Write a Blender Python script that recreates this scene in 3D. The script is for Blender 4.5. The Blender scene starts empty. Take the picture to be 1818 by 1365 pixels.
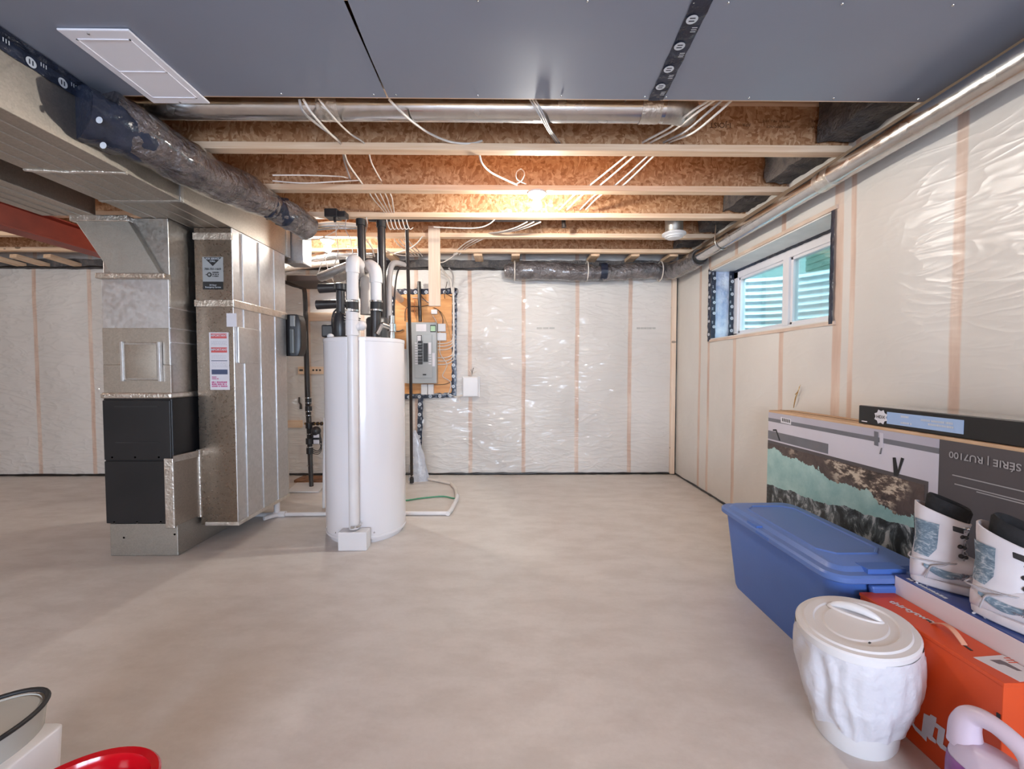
import bpy, bmesh, math, random
from mathutils import Vector, Matrix, noise
random.seed(7)
R = math.radians
PI = math.pi
SC = bpy.context.scene
COL = SC.collection

# ---------------------------------------------------------------- camera
FPX = 735.0
PITCH = math.atan(25 / FPX)
YAW = math.atan(9 / FPX)
cam_d = bpy.data.cameras.new('camera')
cam_d.sensor_width = 36
cam_d.lens = FPX / 1818 * 36
cam_d.clip_start = 0.02
cam = bpy.data.objects.new('camera', cam_d)
COL.objects.link(cam)
cam.location = (0, 0, 1.2)
cam.rotation_euler = (PI / 2 - PITCH, 0, -YAW)
SC.camera = cam
_cm = cam.rotation_euler.to_matrix()


def at(px, py, Y=None, X=None, Z=None):
    """photo pixel -> the point of the room on the plane Y, X or Z"""
    d = _cm @ Vector(((px - 909) / FPX, -(py - 682.5) / FPX, -1))
    if Y is not None:
        t = Y / d.y
    elif X is not None:
        t = X / d.x
    else:
        t = (Z - 1.2) / d.z
    return Vector((d.x * t, d.y * t, 1.2 + d.z * t))


# ---------------------------------------------------------------- colour management, world
SC.view_settings.view_transform = 'Standard'
SC.view_settings.look = 'None'
SC.view_settings.gamma = 1
SC.view_settings.use_curve_mapping = False
SC.view_settings.exposure = 0.70
SC.cycles.max_bounces = 8
SC.cycles.diffuse_bounces = 5
SC.cycles.glossy_bounces = 4
SC.cycles.transparent_max_bounces = 8
SC.cycles.sample_clamp_indirect = 4
SC.cycles.caustics_reflective = False
SC.cycles.caustics_refractive = False
SC.cycles.use_denoising = True
wd = bpy.data.worlds.new('world')
SC.world = wd
wd.use_nodes = True
bg = wd.node_tree.nodes['Background']
bg.inputs[0].default_value = (0.42, 0.86, 0.90, 1)
bg.inputs[1].default_value = 1.25


def area_lamp(name, loc, target, sx, sy, power, colr):
    l = bpy.data.lights.new(name, 'AREA')
    l.shape = 'RECTANGLE'
    l.size = sx
    l.size_y = sy
    l.energy = power
    l.color = colr
    o = bpy.data.objects.new(name, l)
    COL.objects.link(o)
    o.location = loc
    o.rotation_euler = (Vector(target) - Vector(loc)).to_track_quat('-Z', 'Y').to_euler()
    return o


# fill from an added unseen rear door and window, daylight down the window well
area_lamp('added_daylight_door', (0.0, -3.62, 1.15), (0.3, 3, 1.3), 2.3, 1.95, 165, (0.68, 0.78, 1.0))
area_lamp('added_daylight_window', (-4.2, -3.62, 1.5), (-3.2, 3, 1.3), 1.5, 1.2, 45, (0.86, 0.90, 1.0))
area_lamp('daylight_window_well', (2.95, 3.2, 3.1), (2.3, 3.2, 1.8), 1.3, 1.6, 130, (0.55, 0.86, 1.0))
BULBS = []   # (location, watts, colour) filled by the lamp builder

# ---------------------------------------------------------------- mesh helpers
ORG = {}


def sub(a, b):
    return Vector(a) - Vector(b)


class MB:
    def __init__(s):
        s.v, s.f, s.m, s.mi = [], [], [], 0

    def mat(s, i):
        s.mi = i
        return s

    def add(s, vs, fs):
        n = len(s.v)
        s.v += [Vector(p) for p in vs]
        for f in fs:
            s.f.append([n + i for i in f])
            s.m.append(s.mi)
        return s

    def box(s, x0, x1, y0, y1, z0, z1):
        return s.add([(x, y, z) for z in (z0, z1) for y in (y0, y1) for x in (x0, x1)],
                     [(0, 2, 3, 1), (4, 5, 7, 6), (0, 1, 5, 4), (2, 6, 7, 3), (0, 4, 6, 2), (1, 3, 7, 5)])

    def obox(s, c, sz, rot):
        m = rot if isinstance(rot, Matrix) else __import__('mathutils').Euler(rot).to_matrix()
        hx, hy, hz = sz[0] / 2, sz[1] / 2, sz[2] / 2
        return s.add([Vector(c) + m @ Vector((x, y, z)) for z in (-hz, hz) for y in (-hy, hy) for x in (-hx, hx)],
                     [(0, 2, 3, 1), (4, 5, 7, 6), (0, 1, 5, 4), (2, 6, 7, 3), (0, 4, 6, 2), (1, 3, 7, 5)])

    def poly(s, pts):
        return s.add(pts, [list(range(len(pts)))])

    def prism(s, pts, vec):
        n = len(pts)
        vec = Vector(vec)
        a = [Vector(p) for p in pts]
        return s.add(a + [p + vec for p in a], [list(range(n))[::-1], list(range(n, 2 * n))] +
                     [(i, (i + 1) % n, n + (i + 1) % n, n + i) for i in range(n)])

    def loft(s, rings, cap0=True, cap1=True, closed=True):
        n = len(rings[0])
        vs = [p for r in rings for p in r]
        fs = []
        for k in range(len(rings) - 1):
            for i in range(n if closed else n - 1):
                j = (i + 1) % n
                fs.append((k * n + i, k * n + j, (k + 1) * n + j, (k + 1) * n + i))
        if cap0:
            fs.append(tuple(range(n))[::-1])
        if cap1:
            fs.append(tuple(range((len(rings) - 1) * n, len(rings) * n)))
        return s.add(vs, fs)

    def tube(s, path, r, seg=8, cap=True, sm=0, sq=1.0):
        P = [Vector(p) for p in path]
        rs = list(r) if isinstance(r, (list, tuple)) else [r] * len(P)
        if sm:
            P, rs = smooth_path(P, rs, sm)
        rings = []
        t0 = (P[1] - P[0]).normalized()
        up = Vector((0, 0, 1)) if abs(t0.z) < .9 else Vector((1, 0, 0))
        nrm = t0.cross(up).normalized()
        for i, p in enumerate(P):
            a = P[max(i - 1, 0)]
            b = P[min(i + 1, len(P) - 1)]
            t = (b - a)
            t = t.normalized() if t.length > 1e-9 else t0
            nrm = (nrm - t * nrm.dot(t))
            nrm = nrm.normalized() if nrm.length > 1e-6 else t.orthogonal().normalized()
            bn = t.cross(nrm)
            rings.append([p + (nrm * math.cos(2 * PI * k / seg) + bn * math.sin(2 * PI * k / seg) * sq) * rs[i] for k in range(seg)])
        return s.loft(rings, cap, cap)

    def cyl(s, p0, p1, r0, r1=None, seg=24, cap=True):
        return s.tube([p0, p1], [r0, r0 if r1 is None else r1], seg, cap)

    def lathe(s, prof, c, seg=32, sx=1, sy=1, rot=0, axis='z', cap=True):
        c = Vector(c)
        rings = []
        for r, h in prof:
            ring = []
            for k in range(seg):
                a = 2 * PI * k / seg
                x, y = r * sx * math.cos(a), r * sy * math.sin(a)
                x, y = x * math.cos(rot) - y * math.sin(rot), x * math.sin(rot) + y * math.cos(rot)
                v = (x, y, h) if axis == 'z' else (x, -h, y) if axis == 'y' else (h, x, y)
                ring.append(c + Vector(v))
            rings.append(ring)
        return s.loft(rings, cap, cap)

    def sphere(s, c, r, seg=16, sz=1):
        return s.lathe([(r * math.sin(PI * (k + .02) / 10.04), -r * sz * math.cos(PI * (k + .02) / 10.04)) for k in range(11)], c, seg)

    def build(s, name, mats, parent=None, smooth=None, bevel=0, bseg=2, origin=None, structure=False):
        if not isinstance(mats, (list, tuple)):
            mats = [mats]
        if parent is not None:
            o0 = ORG[parent.name]
        elif structure:
            o0 = Vector((0, 0, 0))
        elif origin is not None:
            o0 = Vector(origin)
        else:
            xs = [p.x for p in s.v]; ys = [p.y for p in s.v]; zs = [p.z for p in s.v]
            o0 = Vector(((min(xs) + max(xs)) / 2, (min(ys) + max(ys)) / 2, min(zs)))
        me = bpy.data.meshes.new(name)
        me.from_pydata([p - o0 for p in s.v], [], s.f)
        for m in mats:
            me.materials.append(m)
        me.polygons.foreach_set('material_index', s.m)
        bm = bmesh.new()
        bm.from_mesh(me)
        bmesh.ops.recalc_face_normals(bm, faces=bm.faces)
        bm.to_mesh(me)
        bm.free()
        if smooth:
            me.polygons.foreach_set('use_smooth', [True] * len(me.polygons))
            me.set_sharp_from_angle(angle=R(smooth))
        o = bpy.data.objects.new(name, me)
        COL.objects.link(o)
        if parent is not None:
            o.parent = parent
            ORG[o.name] = o0
        else:
            o.location = o0
            ORG[o.name] = o0
        if bevel:
            b = o.modifiers.new('bevel', 'BEVEL')
            b.width = bevel
            b.segments = bseg
            b.limit_method = 'ANGLE'
            b.angle_limit = R(40)
        if structure:
            o['kind'] = 'structure'
        return o


def smooth_path(P, rs, n):
    out, ro = [], []
    for i in range(len(P) - 1):
        p0, p1, p2, p3 = P[max(i - 1, 0)], P[i], P[i + 1], P[min(i + 2, len(P) - 1)]
        for k in range(n):
            t = k / n
            out.append(.5 * ((2 * p1) + (p2 - p0) * t + (2 * p0 - 5 * p1 + 4 * p2 - p3) * t * t + (3 * p1 - p0 - 3 * p2 + p3) * t ** 3))
            ro.append(rs[i] * (1 - t) + rs[i + 1] * t)
    out.append(P[-1])
    ro.append(rs[-1])
    return out, ro


def tag(o, label, cat, group=None, kind=None):
    o['label'] = label
    o['category'] = cat
    if group:
        o['group'] = group
    if kind:
        o['kind'] = kind
    return o


def thing(name, loc, label, cat, group=None):
    o = bpy.data.objects.new(name, None)
    o.empty_display_size = .05
    COL.objects.link(o)
    o.location = loc
    ORG[o.name] = Vector(loc)
    return tag(o, label, cat, group)


def copy_tree(root, loc):
    """copy a thing with its parts and sub-parts"""
    c = root.copy()
    COL.objects.link(c)
    c.location = loc
    ORG[c.name] = Vector(loc)
    for ch in list(root.children):
        d = ch.copy()
        COL.objects.link(d)
        d.parent = c
        for g in list(ch.children):
            e = g.copy()
            COL.objects.link(e)
            e.parent = d
    return c


def text_mesh(body, origin, right, up, size, mat, parent, name='printed_text', bold=0.0, align='LEFT', shear=0, spacing=1.0):
    cu = bpy.data.curves.new('t', 'FONT')
    cu.body = body
    cu.size = 1
    cu.align_x = align
    cu.offset = bold
    cu.shear = shear
    cu.space_line = spacing
    cu.resolution_u = 3
    ob = bpy.data.objects.new('t', cu)
    COL.objects.link(ob)
    bpy.context.view_layer.update()
    me = bpy.data.meshes.new_from_object(ob.evaluated_get(bpy.context.evaluated_depsgraph_get()))
    bpy.data.objects.remove(ob)
    right, up = Vector(right).normalized(), Vector(up).normalized()
    m = MB()
    m.add([Vector(origin) + right * v.co.x * size + up * v.co.y * size for v in me.vertices],
          [list(p.vertices) for p in me.polygons])
    bpy.data.meshes.remove(me)
    return m.build(name, mat, parent)


def print_bars(origin, right, up, h, length, mat, parent, seed=0):
    """a line of print too small to read: short strokes of letter height"""
    rng = random.Random(seed)
    r_, u_ = Vector(right).normalized(), Vector(up).normalized()
    n_ = r_.cross(u_)
    m = MB()
    x = 0
    while x < length:
        w_ = h * (.35 + .5 * rng.random())
        a = Vector(origin) + r_ * x
        m.poly([a, a + r_ * w_, a + r_ * w_ + u_ * h * (.7 + .3 * rng.random()), a + u_ * h])
        x += w_ + h * (.15 if rng.random() < .8 else .6)
    return m.build('fine_print', mat, parent)


# ---------------------------------------------------------------- materials
def base_mat(name):
    m = bpy.data.materials.new(name)
    m.use_nodes = True
    nt = m.node_tree
    return m, nt, nt.nodes['Principled BSDF']


def nd(nt, t, **kw):
    n = nt.nodes.new(t)
    for k, v in kw.items():
        if k.startswith('_'):
            setattr(n, k[1:], v)
        else:
            key = int(k[1:]) if k[0] == 'i' and k[1:].isdigit() else k.replace('__', ' ')
            if hasattr(v, 'is_output') or isinstance(v, bpy.types.NodeSocket):
                nt.links.new(v, n.inputs[key])
            else:
                n.inputs[key].default_value = v
    return n


def c4(c):
    return (c[0], c[1], c[2], 1)


def coords(nt, scale=(1, 1, 1), rot=(0, 0, 0), world=False):
    tc = nd(nt, 'ShaderNodeTexCoord')
    src = tc.outputs['Object']
    if world:
        g = nd(nt, 'ShaderNodeNewGeometry')
        src = g.outputs['Position']
    return nd(nt, 'ShaderNodeMapping', Vector=src, Scale=scale, Rotation=rot).outputs[0]


def ramp(nt, fac, stops, interp='LINEAR'):
    n = nd(nt, 'ShaderNodeValToRGB', Fac=fac)
    cr = n.color_ramp
    cr.interpolation = interp
    while len(cr.elements) < len(stops):
        cr.elements.new(.5)
    for e, (p, c) in zip(cr.elements, stops):
        e.position = p
        e.color = c4(c)
    return n.outputs[0]


def mixc(nt, fac, a, b, mode='MIX'):
    n = nd(nt, 'ShaderNodeMix', _data_type='RGBA', _blend_type=mode)
    for sock, v in ((n.inputs[0], fac), (n.inputs[6], a), (n.inputs[7], b)):
        if isinstance(v, bpy.types.NodeSocket):
            nt.links.new(v, sock)
        else:
            sock.default_value = v if not isinstance(v, tuple) or len(v) == 4 else c4(v)
    return n.outputs[2]


def mth(nt, op, a, b=0.0, c=0.0):
    n = nd(nt, 'ShaderNodeMath', _operation=op)
    for i, v in enumerate((a, b, c)):
        if isinstance(v, bpy.types.NodeSocket):
            nt.links.new(v, n.inputs[i])
        else:
            n.inputs[i].default_value = v
    return n.outputs[0]


def bump(nt, bs, h, strength, dist=.01):
    n = nd(nt, 'ShaderNodeBump', Height=h, Strength=strength, Distance=dist)
    nt.links.new(n.outputs[0], bs.inputs['Normal'])


def M(name, col, rough=.5, metal=0, col2=None, vs=8, bmp=0, bs=40, bd=.005, coat=0, stretch=(1, 1, 1), trans=0, alpha=1,
      emis=None, es=1, spec=.5, detail=3, lo=.35, hi=.65, sheen=0, sss=0):
    m, nt, b = base_mat(name)
    b.inputs['Roughness'].default_value = rough
    b.inputs['Metallic'].default_value = metal
    b.inputs['Specular IOR Level'].default_value = spec
    b.inputs['Coat Weight'].default_value = coat
    b.inputs['Coat Roughness'].default_value = .08
    b.inputs['Transmission Weight'].default_value = trans
    b.inputs['Alpha'].default_value = alpha
    if sss:
        b.inputs['Subsurface Weight'].default_value = sss
        b.inputs['Subsurface Radius'].default_value = (.02, .02, .02)
    if col2 is None:
        col2 = tuple(c * .9 for c in col)
    v = coords(nt, stretch)
    n = nd(nt, 'ShaderNodeTexNoise', Vector=v, Scale=vs, Detail=detail)
    nt.links.new(ramp(nt, n.outputs[0], [(lo, col), (hi, col2)]), b.inputs['Base Color'])
    if emis:
        b.inputs['Emission Color'].default_value = c4(emis)
        b.inputs['Emission Strength'].default_value = es
    if bmp:
        n2 = nd(nt, 'ShaderNodeTexNoise', Vector=v, Scale=bs, Detail=4)
        bump(nt, b, n2.outputs[0], bmp, bd)
    return m


def galv(name, col=(.62, .60, .56), rough=.28, scale=60, dark=.75, bmp=.25, stretch=(1, 1, 1), metal=1.0):
    m, nt, b = base_mat(name)
    v = coords(nt, stretch)
    vo = nd(nt, 'ShaderNodeTexVoronoi', Vector=v, Scale=scale)
    no = nd(nt, 'ShaderNodeTexNoise', Vector=v, Scale=3.0, Detail=4)
    sep = nd(nt, 'ShaderNodeSeparateColor', Color=vo.outputs['Color'])
    c1 = ramp(nt, sep.outputs[0], [(0, tuple(c * dark for c in col)), (1, col)])
    c2 = mixc(nt, mth(nt, 'MULTIPLY', no.outputs[0], .5), c1, tuple(c * .72 for c in col))
    nt.links.new(c2, b.inputs['Base Color'])
    b.inputs['Metallic'].default_value = metal
    rr = mth(nt, 'ADD', mth(nt, 'MULTIPLY', sep.outputs[1], .12), rough)
    nt.links.new(rr, b.inputs['Roughness'])
    n3 = nd(nt, 'ShaderNodeTexNoise', Vector=v, Scale=2.2, Detail=2)
    bump(nt, b, n3.outputs[0], bmp, .03)
    return m


def osb_mat(name, tint=(1, 1, 1)):
    m, nt, b = base_mat(name)
    tc = nd(nt, 'ShaderNodeTexCoord')
    warp = nd(nt, 'ShaderNodeTexNoise', Vector=tc.outputs['Object'], Scale=5, Detail=2)
    wv = nd(nt, 'ShaderNodeVectorMath', _operation='MULTIPLY_ADD')
    nt.links.new(warp.outputs[1], wv.inputs[0])
    wv.inputs[1].default_value = (.12, .12, .12)
    nt.links.new(tc.outputs['Object'], wv.inputs[2])
    out = None
    for k, (rx, sx, sz) in enumerate(((.5, 60, 17), (-.7, 54, 15), (1.3, 30, 46))):
        mp = nd(nt, 'ShaderNodeMapping', Vector=wv.outputs[0], Rotation=(0, rx, 0), Scale=(sx, 6, sz))
        vo = nd(nt, 'ShaderNodeTexVoronoi', Vector=mp.outputs[0], Scale=1.3)
        sp = nd(nt, 'ShaderNodeSeparateColor', Color=vo.outputs['Color'])
        cc = ramp(nt, sp.outputs[k], [(0, (.32, .14, .055)), (.25, (.47, .24, .115)), (.6, (.60, .35, .19)), (1, (.78, .53, .33))])
        if out is None:
            out = cc
        else:
            out = mixc(nt, mth(nt, 'GREATER_THAN', sp.outputs[(k + 1) % 3], .52), out, cc)
    fine = nd(nt, 'ShaderNodeTexNoise', Vector=tc.outputs['Object'], Scale=60, Detail=3)
    out = mixc(nt, mth(nt, 'MULTIPLY', fine.outputs[0], .55), out, (.30, .13, .05))
    out = mixc(nt, 1.0, out, tint, 'MULTIPLY')
    nt.links.new(out, b.inputs['Base Color'])
    b.inputs['Roughness'].default_value = .6
    bump(nt, b, fine.outputs[0], .3, .004)
    return m


def wood_mat(name, a, c, sx=1.2, sy=30, sz=30, rough=.6):
    m, nt, b = base_mat(name)
    v = coords(nt, (sx, sy, sz))
    n = nd(nt, 'ShaderNodeTexNoise', Vector=v, Scale=1.6, Detail=5, Distortion=.6)
    v2 = coords(nt, (6, 14, 14))
    kn = nd(nt, 'ShaderNodeTexVoronoi', Vector=v2, Scale=.55)
    out = ramp(nt, n.outputs[0], [(.3, a), (.7, c)])
    out = mixc(nt, mth(nt, 'LESS_THAN', kn.outputs[0], .10), out, tuple(q * .45 for q in c))
    nt.links.new(out, b.inputs['Base Color'])
    b.inputs['Roughness'].default_value = rough
    bump(nt, b, n.outputs[0], .15, .003)
    return m


def poly_wall(name, axis, studs, halfw=.024, cream=(.70, .665, .625), gloss=.09, wr=.8):
    """insulation behind clear vapour-barrier film: studs show through as tan strips"""
    m, nt, b = base_mat(name)
    tc = nd(nt, 'ShaderNodeTexCoord')
    sp = nd(nt, 'ShaderNodeSeparateXYZ', Vector=tc.outputs['Object'])
    u = sp.outputs[axis]
    wob = nd(nt, 'ShaderNodeTexNoise', Vector=coords(nt, (1, 1, 1.3)), Scale=2.0, Detail=4)
    uu = mth(nt, 'ADD', u, mth(nt, 'MULTIPLY', mth(nt, 'SUBTRACT', wob.outputs[0], .5), .018))
    mask = None
    for s0, w in studs:
        d = mth(nt, 'ABSOLUTE', mth(nt, 'SUBTRACT', uu, s0))
        k = nd(nt, 'ShaderNodeMapRange', _interpolation_type='SMOOTHSTEP', Value=d)
        k.inputs[1].default_value = w + .007
        k.inputs[2].default_value = w - .005
        mask = k.outputs[0] if mask is None else mth(nt, 'MAXIMUM', mask, k.outputs[0])
    n1 = nd(nt, 'ShaderNodeTexNoise', Vector=coords(nt, (9, 9, 1.4)), Scale=1.5, Detail=4)
    n2 = nd(nt, 'ShaderNodeTexNoise', Vector=coords(nt, (1, 1, .7)), Scale=2.2, Detail=5)
    col = ramp(nt, n2.outputs[0], [(.3, cream), (.7, tuple(c * .90 for c in cream))])
    tan = ramp(nt, n1.outputs[0], [(.3, (.50, .31, .22)), (.5, (.62, .44, .34)), (.72, (.74, .60, .50))])
    fac = mth(nt, 'MULTIPLY', mask, .88)
    nt.links.new(mixc(nt, fac, col, tan), b.inputs['Base Color'])
    b.inputs['Roughness'].default_value = .5
    b.inputs['Coat Weight'].default_value = .8
    b.inputs['Coat Roughness'].default_value = gloss
    # crinkles of the film: stretched creases radiating at slants
    ws = []
    for ry, s in ((.5, (2.2, 2.2, 7)), (-.6, (2.6, 2.6, 9)), (1.2, (1.5, 1.5, 4))):
        w = nd(nt, 'ShaderNodeTexNoise', Vector=coords(nt, s, (ry, ry, 0)), Scale=1.0, Detail=2, Distortion=.7)
        rdg = mth(nt, 'SUBTRACT', 1.0, mth(nt, 'MULTIPLY', mth(nt, 'ABSOLUTE', mth(nt, 'SUBTRACT', w.outputs[0], .5)), 9.0))
        ws.append(mth(nt, 'MULTIPLY', mth(nt, 'POWER', mth(nt, 'MAXIMUM', rdg, 0.0), 2.0), .35))
    h = mth(nt, 'ADD', mth(nt, 'ADD', ws[0], ws[1]), ws[2])
    bn = nd(nt, 'ShaderNodeBump', Height=h, Strength=wr, Distance=.05)
    nt.links.new(bn.outputs[0], b.inputs['Coat Normal'])
    bn2 = nd(nt, 'ShaderNodeBump', Height=h, Strength=wr * .25, Distance=.03)
    nt.links.new(bn2.outputs[0], b.inputs['Normal'])
    return m


def concrete_mat():
    m, nt, b = base_mat('concrete')
    big = nd(nt, 'ShaderNodeTexNoise', Vector=coords(nt), Scale=.9, Detail=6, Roughness=.6)
    mid = nd(nt, 'ShaderNodeTexNoise', Vector=coords(nt, (1, 2.2, 1), (0, 0, .5)), Scale=3.5, Detail=8, Roughness=.65)
    fin = nd(nt, 'ShaderNodeTexNoise', Vector=coords(nt), Scale=60, Detail=4)
    a = ramp(nt, big.outputs[0], [(.3, (.62, .57, .535)), (.7, (.73, .68, .645))])
    c = mixc(nt, ramp(nt, mid.outputs[0], [(.42, (0, 0, 0)), (.62, (.6, .6, .6))]), a, (.56, .505, .465))
    c = mixc(nt, mth(nt, 'MULTIPLY', fin.outputs[0], .18), c, (.35, .30, .26))
    nt.links.new(c, b.inputs['Base Color'])
    nt.links.new(ramp(nt, mid.outputs[0], [(.3, (.36, .36, .36)), (.7, (.55, .55, .55))]), b.inputs['Roughness'])
    bump(nt, b, mth(nt, 'ADD', mid.outputs[0], mth(nt, 'MULTIPLY', fin.outputs[0], .2)), .08, .02)
    return m


MT = {}
MT['concrete'] = concrete_mat()
MT['osb'] = osb_mat('osb')
MT['osb_floor'] = osb_mat('osb_subfloor', (.85, .75, .65))
MT['pine'] = wood_mat('pine', (.86, .66, .48), (.72, .48, .30))
MT['pine_y'] = wood_mat('pine_lengthwise', (.80, .60, .42), (.66, .43, .26), 30, 1.2, 30)
MT['pine_z'] = wood_mat('pine_upright', (.84, .68, .54), (.74, .56, .42), 30, 30, 1.2)
MT['plywood'] = wood_mat('plywood', (.80, .42, .17), (.62, .27, .085), 3, 3, 18, .5)
MT['galv'] = galv('galvanized_steel', (.60, .58, .55), .32, 70, .82, .06)
MT['galv_warm'] = galv('galvanized_steel_satin', (.53, .48, .42), .38, 130, .84, .04)
MT['galv_bright'] = galv('galvanized_steel_bright', (.72, .72, .73), .36, 50, .88, .05)
MT['galv_dull'] = galv('galvanized_steel_dull', (.52, .50, .46), .42, 150, .85, .1)
MT['galv_brown_reflect'] = galv('galvanized_steel_brown_reflection', (.27, .215, .17), .26, 110, .84, .05)  # brown reflection of floor and dim room put into the steel colour
MT['pipe'] = galv('round_pipe_steel', (.70, .69, .68), .16, 25, .9, .05)
MT['foil'] = M('foil_tape', (.76, .73, .69), .28, .9, (.6, .56, .50), 18, .7, 60, .006)
MT['clear_tape'] = M('clear_tape', (.62, .54, .45), .2, .6, (.42, .35, .28), 22, .8, 70, .006)
MT['panning'] = M('grey_sheet_metal', (.25, .275, .34), .45, .15, (.235, .255, .315), 1.2, .05, 3, .02)
MT['black_steel'] = M('black_cabinet', (.012, .013, .015), .38, .2, (.018, .018, .02), 3)
MT['black_plastic'] = M('black_plastic', (.014, .014, .016), .35, 0, (.03, .03, .033), 10)
MT['black_abs'] = M('black_pipe', (.022, .019, .02), .30, 0, (.04, .035, .035), 12)
MT['black_iron'] = M('black_iron', (.035, .026, .024), .4, .3, (.05, .04, .035), 12)
MT['rubber'] = M('rubber', (.015, .015, .016), .55)
MT['steel'] = M('bright_steel', (.78, .77, .76), .2, 1, (.55, .54, .53), 30)
MT['brass'] = M('brass', (.70, .48, .20), .25, 1)
MT['white_enamel'] = M('white_enamel', (.80, .78, .80), .16, 0, (.785, .765, .785), 1, 0, coat=.5)
MT['white_plastic'] = M('white_plastic', (.78, .77, .78), .35, 0, (.74, .73, .74), 4)
MT['pvc'] = M('white_pvc', (.76, .74, .74), .28, 0, (.72, .69, .69), 6)
MT['pvc_old'] = M('cream_pvc', (.74, .68, .62), .4, 0, (.66, .59, .52), 6)
MT['panel_white'] = M('white_painted_steel', (.86, .85, .90), .4, 0, (.82, .81, .86), 2)
MT['panel_grey'] = M('grey_enclosure', (.40, .41, .41), .4, .2, (.37, .38, .38), 3)
MT['tape_black'] = M('black_sheathing_tape', (.016, .021, .038), .2, 0, (.028, .035, .06), 12, .8, 18, .012)
MT['print_white'] = M('white_print', (.62, .66, .72), .4)
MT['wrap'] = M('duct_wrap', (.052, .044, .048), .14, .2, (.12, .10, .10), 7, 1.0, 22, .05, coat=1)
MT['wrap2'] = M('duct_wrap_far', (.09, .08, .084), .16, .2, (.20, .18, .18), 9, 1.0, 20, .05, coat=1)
MT['foam'] = M('grey_mineral_insulation', (.075, .072, .075), .9, 0, (.16, .14, .13), 12, 1.0, 50, .03)
MT['sealant'] = M('black_sealant', (.012, .01, .01), .3)
MT['mud'] = M('rust_stain', (.35, .17, .08), .8, 0, (.16, .08, .05), 20)
MT['cable'] = M('white_cable', (.74, .69, .64), .4, 0, (.66, .60, .54), 12)
MT['cable_grey'] = M('grey_cable', (.42, .40, .40), .4)
MT['cable_black'] = M('black_cable', (.02, .017, .02), .4)
MT['cable_orange'] = M('orange_cable', (.70, .22, .06), .4)
MT['red_steel'] = M('red_oxide_paint', (.33, .042, .018), .5, 0, (.24, .028, .012), 6)
MT['insul_film'] = M('jamb_film', (.62, .68, .78), .22, 0, (.30, .38, .58), 7, .9, 14, .03, coat=.4)
MT['vinyl'] = M('white_vinyl', (.80, .77, .80), .35, 0, (.77, .74, .77), 3)
MT['corrugated'] = galv('corrugated_steel', (.74, .80, .84), .38, 60, .9, .1, (1, 1, 1), .55)
MT['soil'] = M('gravel', (.34, .30, .26), .9, 0, (.2, .18, .15), 30, 1, 60, .03)
MT['stucco'] = M('neighbour_wall', (.50, .56, .50), .9, 0, (.60, .66, .58), 4)
MT['white'] = M('plain_white', (.78, .76, .74), .5)
MT['black'] = M('plain_black', (.012, .012, .013), .4)
MT['card'] = M('cardboard', (.62, .42, .26), .75, 0, (.54, .35, .21), 6, .2, 60)

# ================================================================ THE ROOM
XL, XR, YB, YF, ZJ, ZC = -6.2, 1.95, 4.74, -3.5, 2.44, 2.745
WY0, WY1, WZ0, WZ1 = 2.47, 3.96, 1.497, 2.15       # window opening in the right wall

MB().box(XL - .2, XR + .3, YF - .2, YB + .2, -.15, 0).build('floor', MT['concrete'], structure=True)
MB().box(XL - .2, XR + .3, YF - .2, YB + .2, ZC, ZC + .02).build('ceiling', MT['osb_floor'], structure=True)

back_studs = [(-.42 + .61 * k, .021) for k in range(-9, 4)] + [(1.915, .028), (1.70, .0)]
back_studs = [s for s in back_studs if s[1] > 0]
right_studs = [(4.17, .02), (3.985, .02), (3.53, .022), (2.925, .022), (2.43, .032), (2.33, .016), (1.78, .022), (1.17, .022), (.56, .022), (-.05, .022)]
MT['wall_back'] = poly_wall('film_covered_insulation_back', 0, [(a, w) for a, w in back_studs])
MT['wall_right'] = poly_wall('film_covered_insulation_right', 1, right_studs + [], cream=(.70, .665, .62), gloss=.3, wr=.12)
MT['wall_plain'] = M('unseen_wall_brown', (.40, .31, .24), .7, 0, (.30, .22, .16), 3)  # brown picked for the duct metal to reflect; walls out of view


def bulge(u, z, studs, amp):
    ds = sorted(abs(u - s[0]) for s in studs)
    d = min(ds[0], .3)
    b = amp * math.sin(min(d / .3, 1) * PI / 2)
    return b + .006 * noise.noise(Vector((u * 2.2, z * 1.6, 3.1)))


def film_patch(m, axis, const, u0, u1, z0, z1, studs, amp, sign, edge=False):
    nu, nz = max(2, int((u1 - u0) / .04)), max(2, int((z1 - z0) / .08))
    vs = []
    for j in range(nz + 1):
        for i in range(nu + 1):
            u = u0 + (u1 - u0) * i / nu
            z = z0 + (z1 - z0) * j / nz
            e = min(1, (z - z0) / .12, (z1 - z) / .12) if not edge else 1
            d = const + sign * bulge(u, z, studs, amp) * (max(e, .2))
            vs.append((u, d, z) if axis == 'x' else (d, u, z))
    fs = [(j * (nu + 1) + i, j * (nu + 1) + i + 1, (j + 1) * (nu + 1) + i + 1, (j + 1) * (nu + 1) + i) for j in range(nz) for i in range(nu)]
    m.add(vs, fs)


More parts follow.
